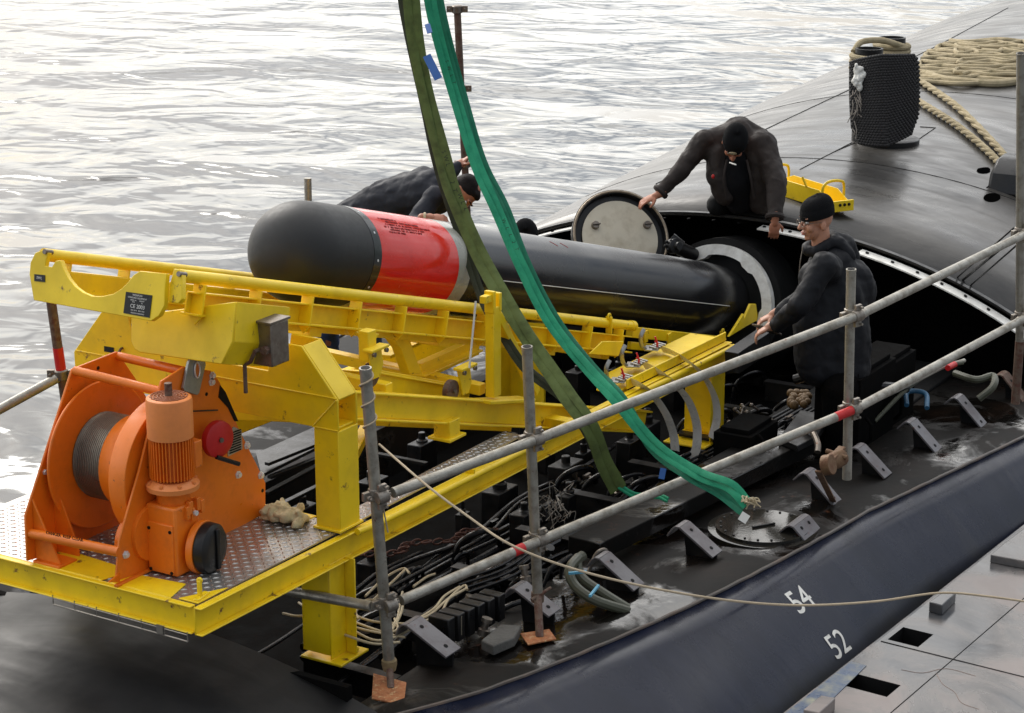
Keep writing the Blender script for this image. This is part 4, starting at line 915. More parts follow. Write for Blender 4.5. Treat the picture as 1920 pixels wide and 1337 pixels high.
# gearbox under the motor
gz0, gz1 = ZM_(1075), ZM_(925)
m = MB(); m.lathe((MX, MY, ZM_(948)), (0, 0, 1), [(0, .075), (.07, .075), (.09, .085), (.09, 0)], 24)
part(m, 'gearbox_neck', M_O, wn, .003)
m = MB(); m.box((MX-.01, MY, (gz0+ZM_(945))/2+.01), V((.085, 0, 0)), V((0, .085, 0)), V((0, 0, (ZM_(945)-gz0)/2-.0)))
gb = part(m, 'gearbox', M_O, wn, .012)
part(MB().box((MX-.098, MY+.0, (gz0+ZM_(965))/2), V((.006, 0, 0)), V((0, .072, 0)), V((0, 0, (ZM_(965)-gz0)/2-.02))), 'gearbox_cover', M_O, gb, .004)
m = MB()
for sy in (-1, 1):
    for z in (gz0+.03, ZM_(985)): m.cyl((MX-.104, MY+sy*.06, z), (MX-.108, MY+sy*.06, z), .008, 8)
part(m, 'bolt_hole', M_BLKM, gb, 0)
m = MB()
for k in range(5): g = k*1.1; m.box((MX+.03+.05*cos(g), MY-.09, ZM_(955)+.02*sin(g)), V((.012, 0, 0)), V((0, .012, 0)), V((0, 0, .03)))
part(m, 'casting_rib', M_O, gb, .003)
part(MB().cyl((MX+.02, MY-.095, ZM_(960)), (MX+.02, MY-.115, ZM_(960)), .012, 8), 'bolt', M_STEEL, gb, 0)
ec = V((MX+.045, MY-.09, (gz0+ZM_(985))/2+.005)); part(MB().lathe(ec, (.18, -1, 0), [(0, 0), (0, .118), (.02, .122), (.035, .12), (.035, 0)], 48, ), 'gear_flange', M_O, wn, .002)
part(MB().lathe(ec+V((.006, -.036, 0)), (.18, -1, 0), [(0, 0), (0, .113), (.008, .116), (.045, .112), (.058, .098), (.062, .07), (.062, 0)], 48), 'end_cap', M_BLK, wn, 0)
part(MB().bar(ec+V((.018, -.100, -.095)), ec+V((.018, -.100, .095)), .022, .018, (0, -1, 0)), 'cap_rib', M_BLK, wn, .004)
part(MB().lathe((MX-.06, YA-.02, ZM_(1000)), (0, 1, 0), [(0, 0), (0, .13), (.02, .13), (.02, 0)], 40), 'gear_flange', M_O, wn, 0)
# red disc handwheel with crank handle
rc2 = AY(404, 822, YA-.06); part(MB().lathe(rc2, (-.15, -1, .02), [(0, 0), (0, .086), (.010, .088), (.03, .084), (.036, .07), (.036, 0)], 48), 'hand_wheel', M_REDP, wn, 0)
part(MB().cyl(rc2+V((-.005, -.034, 0)), rc2+V((-.008, -.045, 0)), .012, 8), 'wheel_nut', M_DSTEEL, wn, 0)
part(MB().cyl(AY(406, 857, YA-.09), AY(448, 870, YA-.12), .011, 12), 'crank_handle', M_BLK, wn, 0)
part(MB().cyl(AY(360, 771, YA-.01), AY(408, 769, YA-.01), .004, 6), 'control_rod', M_BLK, wn, 0)
text_mesh('lettering', 'DANGER  KEEP CLEAR', .022, AY(128, 1006, .72)+V((-.024, 0, .008)), AY(164, 1020, .6)-AY(70, 1000, .9), (0, 0, 1), M_BLKM, wn, .001)
# rag
rg = random.Random(5); rb = AZ(538, 975, 0); m = MB()
for k in range(26):
    c = rb+V((rg.uniform(-.05, .06), rg.uniform(-.11, .10), rg.uniform(.012, .05)))
    m.ball(c, (rg.uniform(.02, .05), rg.uniform(.02, .045), rg.uniform(.012, .03)), 8)
for k in range(10):
    c = rb+V((rg.uniform(-.04, .05), rg.uniform(-.08, .08), .03)); pth = [c, c+V((rg.uniform(-.04, .04), rg.uniform(-.06, .06), .035)), c+V((rg.uniform(-.07, .07), rg.uniform(-.1, .1), .015))]; m.tube(smooth_path(pth, 5), .013, 8)
o = m.build('rag', M_RAG, None)
rm = o.modifiers.new('remesh', 'REMESH'); rm.mode = 'VOXEL'; rm.voxel_size = .005; rm.use_smooth_shade = True
tx_ = bpy.data.textures.new('folds', 'CLOUDS'); tx_.noise_scale = .05; tx_.noise_depth = 2
dm = o.modifiers.new('folds', 'DISPLACE'); dm.texture = tx_; dm.strength = .028; dm.texture_coords = 'LOCAL'
tag(o, 'crumpled cream cleaning rag lying on the tread plate beside the orange winch', 'rag')
# ================================================================== STRAP CLAMPS at the beam end
cl_lab = ['stainless strap clamp with red tie, nearest the torpedo tube end of the beam', 'stainless strap clamp with red tie, middle one of three on the yellow beam', 'stainless strap clamp with red tie, foremost of three, by the green sling']
CLP = [([(1262, 662), (1290, 678), (1318, 703), (1340, 745), (1344, 785), (1335, 822)], (1222, 650), 1), ([(1228, 693), (1262, 718), (1290, 750), (1306, 795), (1306, 838), (1298, 862)], (1190, 668), 1), ([(1200, 722), (1225, 742), (1248, 775), (1262, 812), (1266, 845)], (1165, 690), 1)]
for (pts, (lx, ly), _), lab in zip(CLP, cl_lab):
    zz = lin(.0, -.52, len(pts)); path = []
    for i, (x, y) in enumerate(pts):
        p = AZ(x, y, -.03) if i == 0 else AY(x, y, [0, -.06, -.11, -.13, -.13, -.10][i]); path.append(p)
    path = smooth_path([AZ(pts[0][0]-22, pts[0][1]-8, -.03)]+path, 8)
    root = thing('strap_clamp', lab, 'strap clamp', tuple(path[0]), 'strap clamps round the beam end')
    m = MB(); m.tube(path, [(.0012, .031)]*len(path), 8, flat=(0, -1, .3)); part(m, 'band', M_BAND, root, 0)
    h = path[0]; m = MB()
    m.box(h+V((-.04, .02, .015)), V((.07, .02, 0)), V((-.007, .028, 0)), V((0, 0, .003)))
    for k in range(4): m.cyl(h+V((.02-k*.035, -.02, .022)), h+V((.02-k*.035, .04, .028)), .009, 8)
    part(m, 'buckle', mat('lever_steel', (.45, .44, .41), .3, metal=.8, dirt=.4), root, .001)
    hl = AZ(lx-2, ly-5, -.0); m = MB(); lp = [h+V((-.12, .05, .02)), h+V((-.15, .06, .05)), h+V((-.165, .06, .11)), h+V((-.14, .05, .155))]
    lp = smooth_path(lp, 5); m.tube(lp, [(.004, .013)]*len(lp), 8, flat=(1, .2, 0)); m.box(h+V((-.09, .04, .02)), V((.05, .02, 0)), V((-.008, .022, 0)), V((0, 0, .004))); part(m, 'lever', mat('lever_steel', (.45, .44, .41), .3, metal=.8, dirt=.4), root, 0)
    m = MB(); a = h+V((-.09, .0, .10)); m.tube(smooth_path([a, a+V((.01, -.01, -.04)), a+V((.03, -.0, -.07))], 4), .006, 6); m.tube([a+V((0, 0, -.03)), a+V((.045, -.0, -.055))], .005, 6); part(m, 'safety_tie', mat('red_tie', (.75, .02, .03), .5), root, 0)
# ================================================================== SCAFFOLD GUARD RAIL (near side)
gr = thing('scaffold_guard_rail', 'near guard rail of grey scaffold tubes with four posts, in front of the loading frame', 'guard rail', (2.5, -.9, -.6))
posts = []
def post(px0, py0, px1, py1, base, r=.0255, m=M_GALV, root=gr, z0=None):
    q = AZ(px1, py1, z0) if z0 is not None else AY(px1, py1, base); p = AY(px0, py0, q.y); posts.append((p, q))
    mb = MB(); d = (p-q).normalized(); t = (p-q).length
    pa = [q, p]; mb.tube(pa, r, 20, caps=True); mb.tube([p-d*.012, p+d*.001], r+.0016, 20)
    o = part(mb, 'post', m, root, 0); part(MB().cyl(p+d*.0005, p+d*.003, r*.78, 16), 'post_bore', M_BLKM, root, 0); return p, q
P1 = post(685, 690, 730, 1245, 0, z0=-.55, r=.027)
P2 = post(988, 650, 1008, 1110, 0, z0=-.43)
P3 = post(1596, 505, 1588, 898, -1.52, m=M_GALV)
P4 = post(1914, 100, 1912, 640, -1.78)
M_RB = M_RUSTT
b1 = AZ(733, 1292, -.63); MB_ = MB(); MB_.cyl(b1, P1[1], .017, 12); part(MB_, 'base_spindle', M_RUSTT, gr, 0)
part(MB().lathe(P1[1], (0, 0, 1), [(-.03, .03), (0, .036), (.02, .036), (.03, .028)], 14), 'base_collar', mat('dirty_rope', (.25, .18, .09), .9, bump=.8), gr, 0)
def base(pxs, z, m=M_RUST): 
    part(MB().prism([AZ(x, y, z) for x, y in pxs], (0, 0, .008)), 'base_plate', m, gr, .002)
base([(700, 1265), (762, 1282), (757, 1325), (697, 1312)], -.63); base([(975, 1190), (1030, 1182), (1043, 1200), (990, 1211)], -.60)
m = MB(); b2 = AZ(1012, 1196, -.60); m.cyl(b2, P2[1], .02, 14); m.cyl(P2[1]-V((0, 0, .05)), P2[1]+V((0, 0, .0)), .032, 14); m.tube([P2[1]+V((-.06, .0, -.02)), P2[1]+V((.06, -.04, .01))], .008, 8); part(m, 'base_spindle', M_RUSTT, gr, 0)
m = MB(); q4 = P4[1]; m.cyl(q4, q4-V((0, 0, .40)), .028, 14); part(m, 'base_spindle', M_RUSTT, gr, 0)
def on_post(P, px, py):      # point on the post seen at this height
    best = None
    for i in range(400):
        p = P[0].lerp(P[1], i/399); d = (p-CAM).dot(DD); y = 668.5-F*(p-CAM).dot(UU)/d
        if best is None or abs(y-py) < best[0]: best = (abs(y-py), p)
    return best[1]
OUT = V((-.35, -.94, 0))*.052
up_pts = [on_post(P1, 700, 925)+OUT, on_post(P2, 992, 818)+OUT, on_post(P3, 1594, 588)+OUT, on_post(P4, 1914, 435)+OUT]
lw_pts = [on_post(P1, 715, 1128)+OUT, on_post(P2, 1000, 1006)+OUT, on_post(P3, 1590, 762)+OUT, on_post(P4, 1914, 592)+OUT]
def ext(a, b, k): return b+(b-a).normalized()*k
def rail(a, b, nm='rail', m=M_GALV, r=.0245): part(MB().cyl(a, b, r, 20), nm, m, gr, 0)
rail(ext(up_pts[1], up_pts[0], -.06), up_pts[1]); rail(up_pts[1], ext(up_pts[1], up_pts[2], .05)); rail(up_pts[2]+V((0, 0, .0)), ext(up_pts[2], up_pts[3], 1.0))
rail(ext(lw_pts[1], lw_pts[0], -.06), lw_pts[1]); rail(lw_pts[1], ext(lw_pts[1], lw_pts[2], .02)); rail(lw_pts[2], ext(lw_pts[2], lw_pts[3], 1.0))
def band(a, b, f0, f1): part(MB().cyl(a.lerp(b, f0), a.lerp(b, f1), .0252, 20), 'paint_band', M_REDP, gr, 0)
band(lw_pts[0], lw_pts[1], .80, .87); band(lw_pts[1], lw_pts[2], .93, .99)
rail(AZ(540, 1108, -.33), lw_pts[0]+V((-.02, .09, -.02)), 'cross_tube')
def coupler(p, root=gr, s=1.0, d=None, m=M_DSTEEL):
    d = V(d) if d else V((.8, -.4, .1)); d.normalize(); sd = V((-d.y, d.x, 0)).normalized()
    mb = MB(); up_ = V((0, 0, 1))
    mb.lathe(p-OUT-up_*.028*s, up_, [(0, .030*s), (.004, .034*s), (.052*s, .034*s), (.056*s, .030*s), (.056*s, .0)], 14)
    mb.lathe(p-d*.028*s, d, [(0, .028*s), (.004, .032*s), (.052*s, .032*s), (.056*s, .028*s), (.056*s, 0)], 14)
    for sg in (-1, 1):
        c = p-OUT+d*.048*s*sg+V((0, 0, .0)); mb.box(c, d*.018*s, sd*.012*s, up_*.020*s); mb.cyl(c+sd*.02*s-OUT*0, c-sd*.055*s, .007*s, 8); mb.lathe(c-sd*.03*s, -sd, [(0, .014*s), (.012*s, .014*s), (.012*s, 0)], 6)
        c = p+up_*.045*s*sg; mb.box(c, d*.020*s, sd*.010*s, up_*.014*s); mb.cyl(c+d*.01*s-sd*.03*s, c+d*.01*s+sd*.02*s, .007*s, 8)
    return part(mb, 'coupler', m, root, .002)
for q in up_pts+lw_pts: coupler(q, m=mat('coupler_zinc', (.30, .27, .23), .45, metal=.65, dirt=.7, dcol=(.10, .07, .05), dscale=30, bump=.3, rust=.1))
# rusty swivel clamp fixing the third post to the hull
m = MB(); c = AY(1568, 862, -1.52)
m.lathe(c, (.9, -.3, .1), [(-.05, .045), (0, .05), (.05, .045), (.05, 0)], 12); m.lathe(c+V((-.12, .02, .0)), (0, -1, .3), [(0, .03), (0, .055), (.05, .055), (.05, .03)], 14); m.bar(c+V((-.12, 0, 0)), c+V((.08, 0, .03)), .04, .05)
m.bar(c+V((-.17, .03, -.02)), AZ(1562, 940, -.60), .035, .012); m.cyl(c+V((.0, -.06, .02)), c+V((.0, .06, .04)), .014, 8)
part(m, 'rusty_clamp', mat('clamp_rust', (.17, .095, .045), .65, metal=.2, dirt=.8, dcol=(.12, .035, .02), dscale=22, bump=.5), gr, .003)
# ================================================================== FAR POSTS
def fpost(lab, px0, py0, px1, py1, y, r, collars, tip=False, red=None):
    q = AY(px1, py1, y); p = AY(px0, py0, y); t = thing('scaffold_post', lab, 'scaffold post', tuple(q), 'posts of the far guard rail')
    part(MB().tube([q, p], r, 16), 'pole', M_RUSTT if collars else M_GALV, t, 0)
    for c in collars:
        k = q.lerp(p, c); u_ = (p-q).normalized(); mb = MB(); mb.lathe(k-u_*.03, u_, [(0, r+.004), (.004, r+.012), (.05, r+.012), (.056, r+.004)], 12)
        for s in (-1, 1): mb.box(k+RT*s*.055, RT*.02, fw*.012, V((0, 0, .022))); mb.cyl(k+RT*s*.055-fw*.03, k+RT*s*.055+fw*.03, .009, 8)
        part(mb, 'coupler', M_DSTEEL, t, .002)
    return t, p, q
YFP = 2.75
def ypost(px, py, x): return None
t_, p_, q_ = fpost('tall rusty scaffold post behind the slings, held by the leaning worker', 857, 12, 880, 480, 2.5, .026, [.99, .68, .38])
fpost('short cut-off scaffold post standing behind the torpedo nose', 577, 334, 580, 470, 2.4, .024, [])
t_, p_, q_ = fpost('scaffold post with red painted foot behind the winch, against the water', 95, 560, 124, 760, 2.0, .026, [.30])
part(MB().cyl(p_.lerp(q_, .45), p_.lerp(q_, .66), .0275, 16), 'paint_band', M_REDP, t_, 0)
k = p_.lerp(q_, .70); e0 = AY(-60, 800, 3.0); part(MB().cyl(k+V((0, .0, -.01)), AD(-60, 800, (k-CAM).dot(DD)-.1), .026, 16), 'rail', M_GALV, t_, 0)
fl = [AZ(-20, 958, -.02), AZ(55, 922, -.0), AZ(62, 920, -.0)]
tag(run('steel_cable', [AD(-20, 960, 11.2), AD(20, 942, 11.3), AD(60, 925, 11.4), AD(100, 880, 11.6)], .006, M_WIRE, parent=None), 'thin grey cable crossing the far left edge of the platform', 'cable')
# ================================================================== SLINGS
def ribbon(name, pts, wdt, th, m, root, k=8, fold=True):
    P = smooth_path(pts, k); mb = MB(); n = len(P); vd = (P[0]-CAM).normalized()
    for sgn in (-1, 1):
        Q_ = []; R_ = []
        for i in range(n):
            d = (P[min(i+1, n-1)]-P[max(i-1, 0)]).normalized(); sd = d.cross(vd).normalized()
            off = sgn*wdt*(.47+.07*sin(i*.31+sgn)); Q_.append(P[i]+sd*off+vd*(.004*sgn+.004*sin(i*.4+sgn*2)))
            R_.append((th*(.8+.2*sin(i*.7+sgn)), wdt*(.56+.05*sin(i*.23+sgn*1.3))))
        mb.tube(Q_, R_, 10, flat=vd)
    return mb.build(name, m, root)
def dpt(l): return [AD(x, y, d) for x, y, d in l]
og = thing('lifting_sling', 'dirty olive green webbing sling hanging in two long folds over the torpedo', 'sling', tuple(AD(1000, 640, 11)))
ribbon('webbing', dpt([(766, -40, 11.6), (778, 60, 11.6), (800, 180, 11.6), (828, 290, 11.55), (850, 362, 11.5), (895, 470, 11.4), (945, 560, 11.2), (1000, 650, 11.0), (1062, 740, 10.8), (1108, 800, 10.7), (1132, 870, 10.8), (1160, 918, 10.9)]), .046, .006, M_OLIVE, og)
ribbon('webbing', dpt([(748, -40, 11.75), (762, 40, 11.75), (792, 180, 11.7), (815, 290, 11.65), (842, 380, 11.6), (866, 450, 11.55), (905, 560, 11.4), (940, 625, 11.2), (985, 690, 11.1), (1060, 750, 10.95), (1110, 830, 10.85), (1150, 912, 10.95)]), .026, .004, mat('dark_olive_webbing', (.035, .042, .02), .85, dirt=.5, bump=.5, bscale=350), og)
ribbon('webbing', dpt([(1160, 912, 10.9), (1190, 928, 10.9), (1232, 930, 10.85), (1252, 938, 10.8)]), .016, .008, M_GREEN, og)
gg_ = thing('lifting_sling', 'bright green webbing sling with blue tags hanging across the picture', 'sling', tuple(AD(1100, 700, 10.7)))
ribbon('webbing', dpt([(798, -40, 11.3), (815, 40, 11.3), (850, 170, 11.3), (890, 300, 11.2), (930, 390, 11.1), (975, 495, 11.0), (1030, 600, 10.9), (1100, 690, 10.75), (1160, 755, 10.6), (1230, 835, 10.5), (1310, 890, 10.35), (1370, 912, 10.25), (1402, 945, 10.2)]), .032, .005, M_GREEN, gg_)
ribbon('webbing', dpt([(815, -40, 11.35), (832, 40, 11.35), (866, 170, 11.35), (903, 300, 11.25), (948, 390, 11.15), (988, 495, 11.05), (1042, 598, 10.95), (1110, 688, 10.8), (1168, 750, 10.65), (1225, 842, 10.55), (1290, 893, 10.4), (1350, 925, 10.3), (1392, 958, 10.22)]), .024, .004, mat('deep_green_webbing', (.004, .17, .09), .75, dirt=.4, bump=.5, bscale=350), gg_)
for a, b in (((800, 104), (822, 148)), ((801, 45), (806, 62))):
    p, q = AD(*a, 11.25), AD(*b, 11.2); mb = MB(); mb.bar(p, q, .045 if b[1] > 100 else .03, .003, -DD); part(mb, 'label_tag', M_BLUE, gg_, 0)
part(MB().bar(AD(1244, 878, 10.45), AD(1240, 898, 10.45), .03, .004, -DD), 'label_tag', M_BLUE, gg_, 0)
wt = part(MB().bar(AD(1388, 966, 10.1), AD(1402, 975, 10.1), .045, .003, -DD), 'label_tag', M_WHT, gg_, 0)
# dark stencilled marks on the webbing
def smark(txt, pts, dd, root, sz=.034):
    for ch, (x, y) in zip(txt, pts):
        text_mesh('stencil', ch, sz, AD(x, y, dd), (UU*.0-RT*-.25-UU*.97), RT*.97+UU*.25, mat('stencil_black', (.012, .02, .012), .8, dirt=0, bump=0), root, .0008)
smark('SWL', [(832, 285), (836, 297), (840, 309)], 11.47, og); smark('2T', [(848, 342), (853, 357)], 11.42, og); smark('WLL', [(862, 368), (868, 380), (874, 392)], 11.39, og)
smark('SWLT', [(838, 115), (842, 128), (847, 142), (851, 155)], 11.20, gg_, .026); smark('WLL2T', [(945, 415), (951, 428), (957, 441), (963, 454), (969, 467)], 10.98, gg_, .026)
m = MB()
for k in range(14): p = AD(1400+random.uniform(-4, 6), 942+random.uniform(-5, 5), 10.18); m.tube(smooth_path([p, p+V((random.uniform(-.02, .05), random.uniform(-.03, .03), random.uniform(-.01, .03))), p+V((random.uniform(.0, .07), random.uniform(-.05, .02), random.uniform(-.04, .01)))], 4), .004, 5)
part(m, 'frayed_end', M_CABLE, gg_, 0)
# ================================================================== HAND ROPE from first post to the pontoon
hr = [(690, 700, 0), (684, 770, 1)]
cq = on_post(P1, 0, 738)
m = MB(); u_ = (P1[0]-P1[1]).normalized(); wrap = []
for i in range(60):
    g = i/60*2*pi*3.0; wrap.append(on_post(P1, 0, 815)+u_*(.30*i/60)+V((cos(g), sin(g), 0))*.031)
m.tube(wrap, .0045, 6)
pb = AZ(1745, 1118, -.83)
m.tube(smooth_path([on_post(P1, 0, 835)+V((.03, -.02, 0)), AD(800, 910, 8.9), AD(880, 970, 8.75), AD(955, 1020, 8.6), AD(1060, 1062, 8.6), AD(1200, 1098, 8.7), AD(1360, 1125, 8.9), AD(1500, 1135, 9.1), AD(1640, 1128, 9.3), AD(1760, 1112, 9.4), AD(1850, 1118, 9.4), AD(1990, 1138, 9.4)], 8), .0052, 8)
m.tube([on_post(P1, 0, 835), on_post(P1, 0, 1000)+V((.03, -.03, 0))], .004, 6)
tag(m.build('hand_line', mat('hand_line', (.50, .40, .27), .85, dirt=.3, bump=.5, bscale=200), None), 'thin beige rope sagging from the front scaffold post across the painted numbers to the pontoon', 'rope')
# ================================================================== PONTOON at the lower right
pz = -.92
pon = thing('pontoon', 'pale wet floating pontoon with square holes beside the hull, bottom right', 'pontoon', tuple(AZ(1750, 1250, pz)))
E0 = AZ(1462, 1345, pz); E1 = AZ(1920, 985, pz); ed = (E1-E0).normalized(); en = V((ed.y, -ed.x, 0))    # en points away from the hull
if en.y > 0: en = -en
bm = bmesh.new()
outer = [E0-ed*3, E1+ed*4, E1+ed*4+en*3.5, E0-ed*3+en*3.5]
holes = [[(1673, 1192), (1705, 1174), (1752, 1187), (1717, 1217)], [(1590, 1292), (1597, 1258), (1690, 1280), (1658, 1311)]]
def uv(p): d = p-E0; return d.dot(ed), d.dot(en)
us = set([-3.0, (E1-E0).length+4]); vs_ = set([0.0, 3.5]); hr_ = []
for h in holes:
    q = [uv(AZ(x, y, pz)) for x, y in h]; u0, u1 = min(a for a, b in q)+.03, max(a for a, b in q)-.03; v0, v1 = min(b for a, b in q)+.0, max(b for a, b in q)-.0
    hr_.append((u0, u1, v0, v1)); us |= {u0, u1}; vs_ |= {v0, v1}
us = sorted(us); vs_ = sorted(vs_); m = MB()
G = lambda u, v, z=pz: E0+ed*u+en*v+V((0, 0, z-pz))
for i in range(len(us)-1):
    for j in range(len(vs_)-1):
        cu, cv = (us[i]+us[i+1])/2, (vs_[j]+vs_[j+1])/2
        if any(a < cu < b and c < cv < d for a, b, c, d in hr_): continue
        m.add([G(us[i], vs_[j]), G(us[i+1], vs_[j]), G(us[i+1], vs_[j+1]), G(us[i], vs_[j+1])], [(0, 3, 2, 1)])
m.build('deck_sheet', M_PONT, pon, smooth=False)
m = MB(); a, b = us[0], us[-1]
m.add([G(a, 0), G(b, 0), G(b, 0, pz-.9), G(a, 0, pz-.9)], [(0, 1, 2, 3)])
m.tube([G(u, -.0, pz-.012) for u in (a, b)], .014, 10)
m.build('side_sheet', M_PONT, pon)
for (a, b, c, d) in hr_:
    m = MB(); C_ = [(a, c), (b, c), (b, d), (a, d)]
    for k in range(4): p, q = C_[k], C_[(k+1) % 4]; m.add([G(*p), G(*q), G(*q, pz-.35), G(*p, pz-.35)], [(0, 1, 2, 3)])
    m.add([G(*p, pz-.35) for p in C_], [(0, 1, 2, 3)]); m.build('pocket', M_BLKM, pon, rec=False)
for u_ in (1.1, 3.3, 5.4):
    MB().tube([G(u_, .02, pz), G(u_, 3.4, pz)], .004, 6).build('plate_joint', M_BLKM, pon)
MB().tube([G(-2.9, .42, pz), G(9, .42, pz)], .003, 6).build('plate_joint', M_BLKM, pon)
def block(pxs, h, nm='timber_block'):
    P = [AZ(x, y, pz+h) for x, y in pxs]; part(MB().prism(P, (0, 0, -h+.0)), nm, M_PONT, pon, .006)
block([(1742, 1128), (1770, 1108), (1793, 1110), (1767, 1135)], .06, 'fixing_block'); block([(1506, 1330), (1540, 1303), (1567, 1308), (1536, 1337)], .07, 'fixing_block')
block([(1857, 1040), (1880, 1020), (1960, 960), (2100, 980), (2100, 1085)], .05, 'raised_sheet')
part(MB().prism([G(uv(AZ(1510, 1300, pz))[0]-.4, .004), G(uv(AZ(1590, 1240, pz))[0], .004), G(uv(AZ(1590, 1240, pz))[0], .09), G(uv(AZ(1510, 1300, pz))[0]-.4, .15)], (0, 0, .004)), 'worn_patch', mat('worn_blue', (.06, .09, .15), .35, dirt=.8, dcol=(.35, .33, .2), dscale=12), pon, 0)
for pts in ([(1755, 1262), (1768, 1283), (1790, 1298), (1803, 1318), (1835, 1330)], [(1690, 1256), (1730, 1262), (1775, 1254), (1830, 1268)]):
    m = MB(); m.tube(smooth_path([AZ(x, y, pz) for x, y in pts], 5), [(.0022, .0022)]*(5*(len(pts)-1)+1), 6); m.build('rust_streak', mat('streak', (.24, .17, .14), .6, dirt=.5), pon)
# ================================================================== BOLLARDS, MAT, ROPES, LIFTING BEAM on the aft casing
bo = hit_hull(1655, 270)
def bollard(pxb, pyb, ztop_py, r, lab):
    b = hit_hull(pxb, pyb); d = (b-CAM).dot(DD)
    t = thing('bollard', lab, 'bollard', tuple(b)); zt = AD(pxb, ztop_py, d).z
    part(MB().lathe(b-V((0, 0, .05)), (0, 0, 1), [(0, r), (zt-b.z+.04, r), (zt-b.z+.05, r*1.0), (zt-b.z+.05, r*.86), (zt-b.z-.02, r*.8), (zt-b.z-.02, 0)], 32), 'post', M_BLK, t, 0)
    m = MB()
    for k in range(3):
        z = zt-.07-k*.045; m.tube([V((b.x, b.y, z))+V((cos(g), sin(g), .05*sin(g+k)))*(r+.028) for g in [2*pi*i/36 for i in range(36)]], .024, 8, closed=True)
    rp = part(m, 'mooring_turns', M_ROPE, t, 0); return b, zt
bA, zA = bollard(1622, 262, 84, .115, 'front black bollard with mooring rope turned round its top')
bB, zB = bollard(1665, 232, 64, .115, 'rear black bollard with mooring rope turned round its top')
tag(run('mooring_rope', [V((bA.x, bA.y, zA-.04))+V((0, .14, 0)), V((bA.x, bA.y, zA+.03))+V((.12, .12, 0)), (V((bA.x, bA.y, zA))+V((bB.x, bB.y, zB)))/2+V((0, 0, .02)), V((bB.x, bB.y, zB-.05))+V((-.1, -.1, 0)), V((bB.x, bB.y, zB-.08))+V((.0, -.14, 0))], .026, M_ROPE, parent=None), 'short length of mooring rope passing between the two black bollards', 'rope')
# woven black rope mat draped over, curved sheet of knots
dM = (hit_hull(1660, 275)-CAM).dot(DD)-.12; mt = thing('rope_fender_mat', 'black woven rope fender mat draped over the bollards', 'fender mat', tuple(AD(1660, 270, dM)))
def matpt(u, v):   # u across 0..1, v down 0..1
    x = 1594+(1722-1594)*u+ (6*v if u < .5 else -3*v); top = 118-16*min(1, u*2.2)**.6+ (14 if u > .93 else 0)*((u-.93)/.07); bot = 268+7*sin(u*pi)-(22*max(0, (u-.55)/.45)) 
    y = top+(bot-top)*v; x += 10*sin(pi*v)*(u-.5)*.6-(14*max(0, u-.9)*10*max(0, v-.78)*4)+(12*max(0, .1-u)*10*max(0, v-.8)*4)
    return AD(x, y, dM-.24*sin(pi*min(1, max(0, u*.9+.05)))+.05*(1-v))
m = MB(); nu, nv = 30, 40; vs = []; fs = []
for th in (0, .05):
    for j in range(nv+1):
        for i in range(nu+1): vs.append(matpt(i/nu, j/nv)+DD*th)
q = (nu+1)*(nv+1)
for j in range(nv):
    for i in range(nu):
        a = j*(nu+1)+i; fs += [(a, a+1, a+nu+2, a+nu+1), (q+a, q+a+nu+1, q+a+nu+2, q+a+1)]
for i in range(nu): fs += [(i, q+i, q+i+1, i+1), (nv*(nu+1)+i, nv*(nu+1)+i+1, q+nv*(nu+1)+i+1, q+nv*(nu+1)+i)]
for j in range(nv): a = j*(nu+1); fs += [(a, a+nu+1, q+a+nu+1, q+a), (a+nu, q+a+nu, q+a+2*nu+1, a+2*nu+1)]
part(m.add(vs, fs), 'mat_backing', M_MAT, mt, 0)
m = MB()
for j in range(0, 34):
    for i in range(0, 24):
        u, v = (i+.5+(.5 if j % 2 else 0))/24.5, (j+.5)/34; c = matpt(u, v)-DD*.006; r1 = .014; m.ball(c, (.022, .022, .016), 5)
part(m, 'rope_knots', M_MAT, mt, 0)
m = MB()
for k in range(22):
    a = (1598+random.uniform(0, 22), 165+random.uniform(0, 80)); b = (a[0]+random.uniform(-12, 16), a[1]+random.uniform(8, 40)); m.tube([AD(*a, dM-.12), AD((a[0]+b[0])/2+3, (a[1]+b[1])/2, dM-.14), AD(*b, dM-.12)], .004, 5)
part(m, 'loose_cords', mat('pale_cord', (.30, .26, .22), .9, dirt=.5), mt, 0)
m = MB()
for k in range(16): c = AD(1610+random.uniform(-8, 10), 143+random.uniform(-17, 22), dM-.14); m.ball(c, (random.uniform(.015, .035), random.uniform(.015, .03), random.uniform(.02, .045)), 6)
o = part(m, 'white_rag', M_WHT, mt, 0)
rm = o.modifiers.new('remesh', 'REMESH'); rm.mode = 'VOXEL'; rm.voxel_size = .006; rm.use_smooth_shade = True
dm = o.modifiers.new('folds', 'DISPLACE'); dm.texture = tx_; dm.strength = .03; dm.texture_coords = 'LOCAL'
m = MB(); m.lathe(hit_hull(1665, 266), (0, 0, 1), [(-.05, .26), (.03, .26), (.04, .24), (.04, 0)], 40); tag(m.build('bollard_base', M_BLK, sub, bevel=.004))
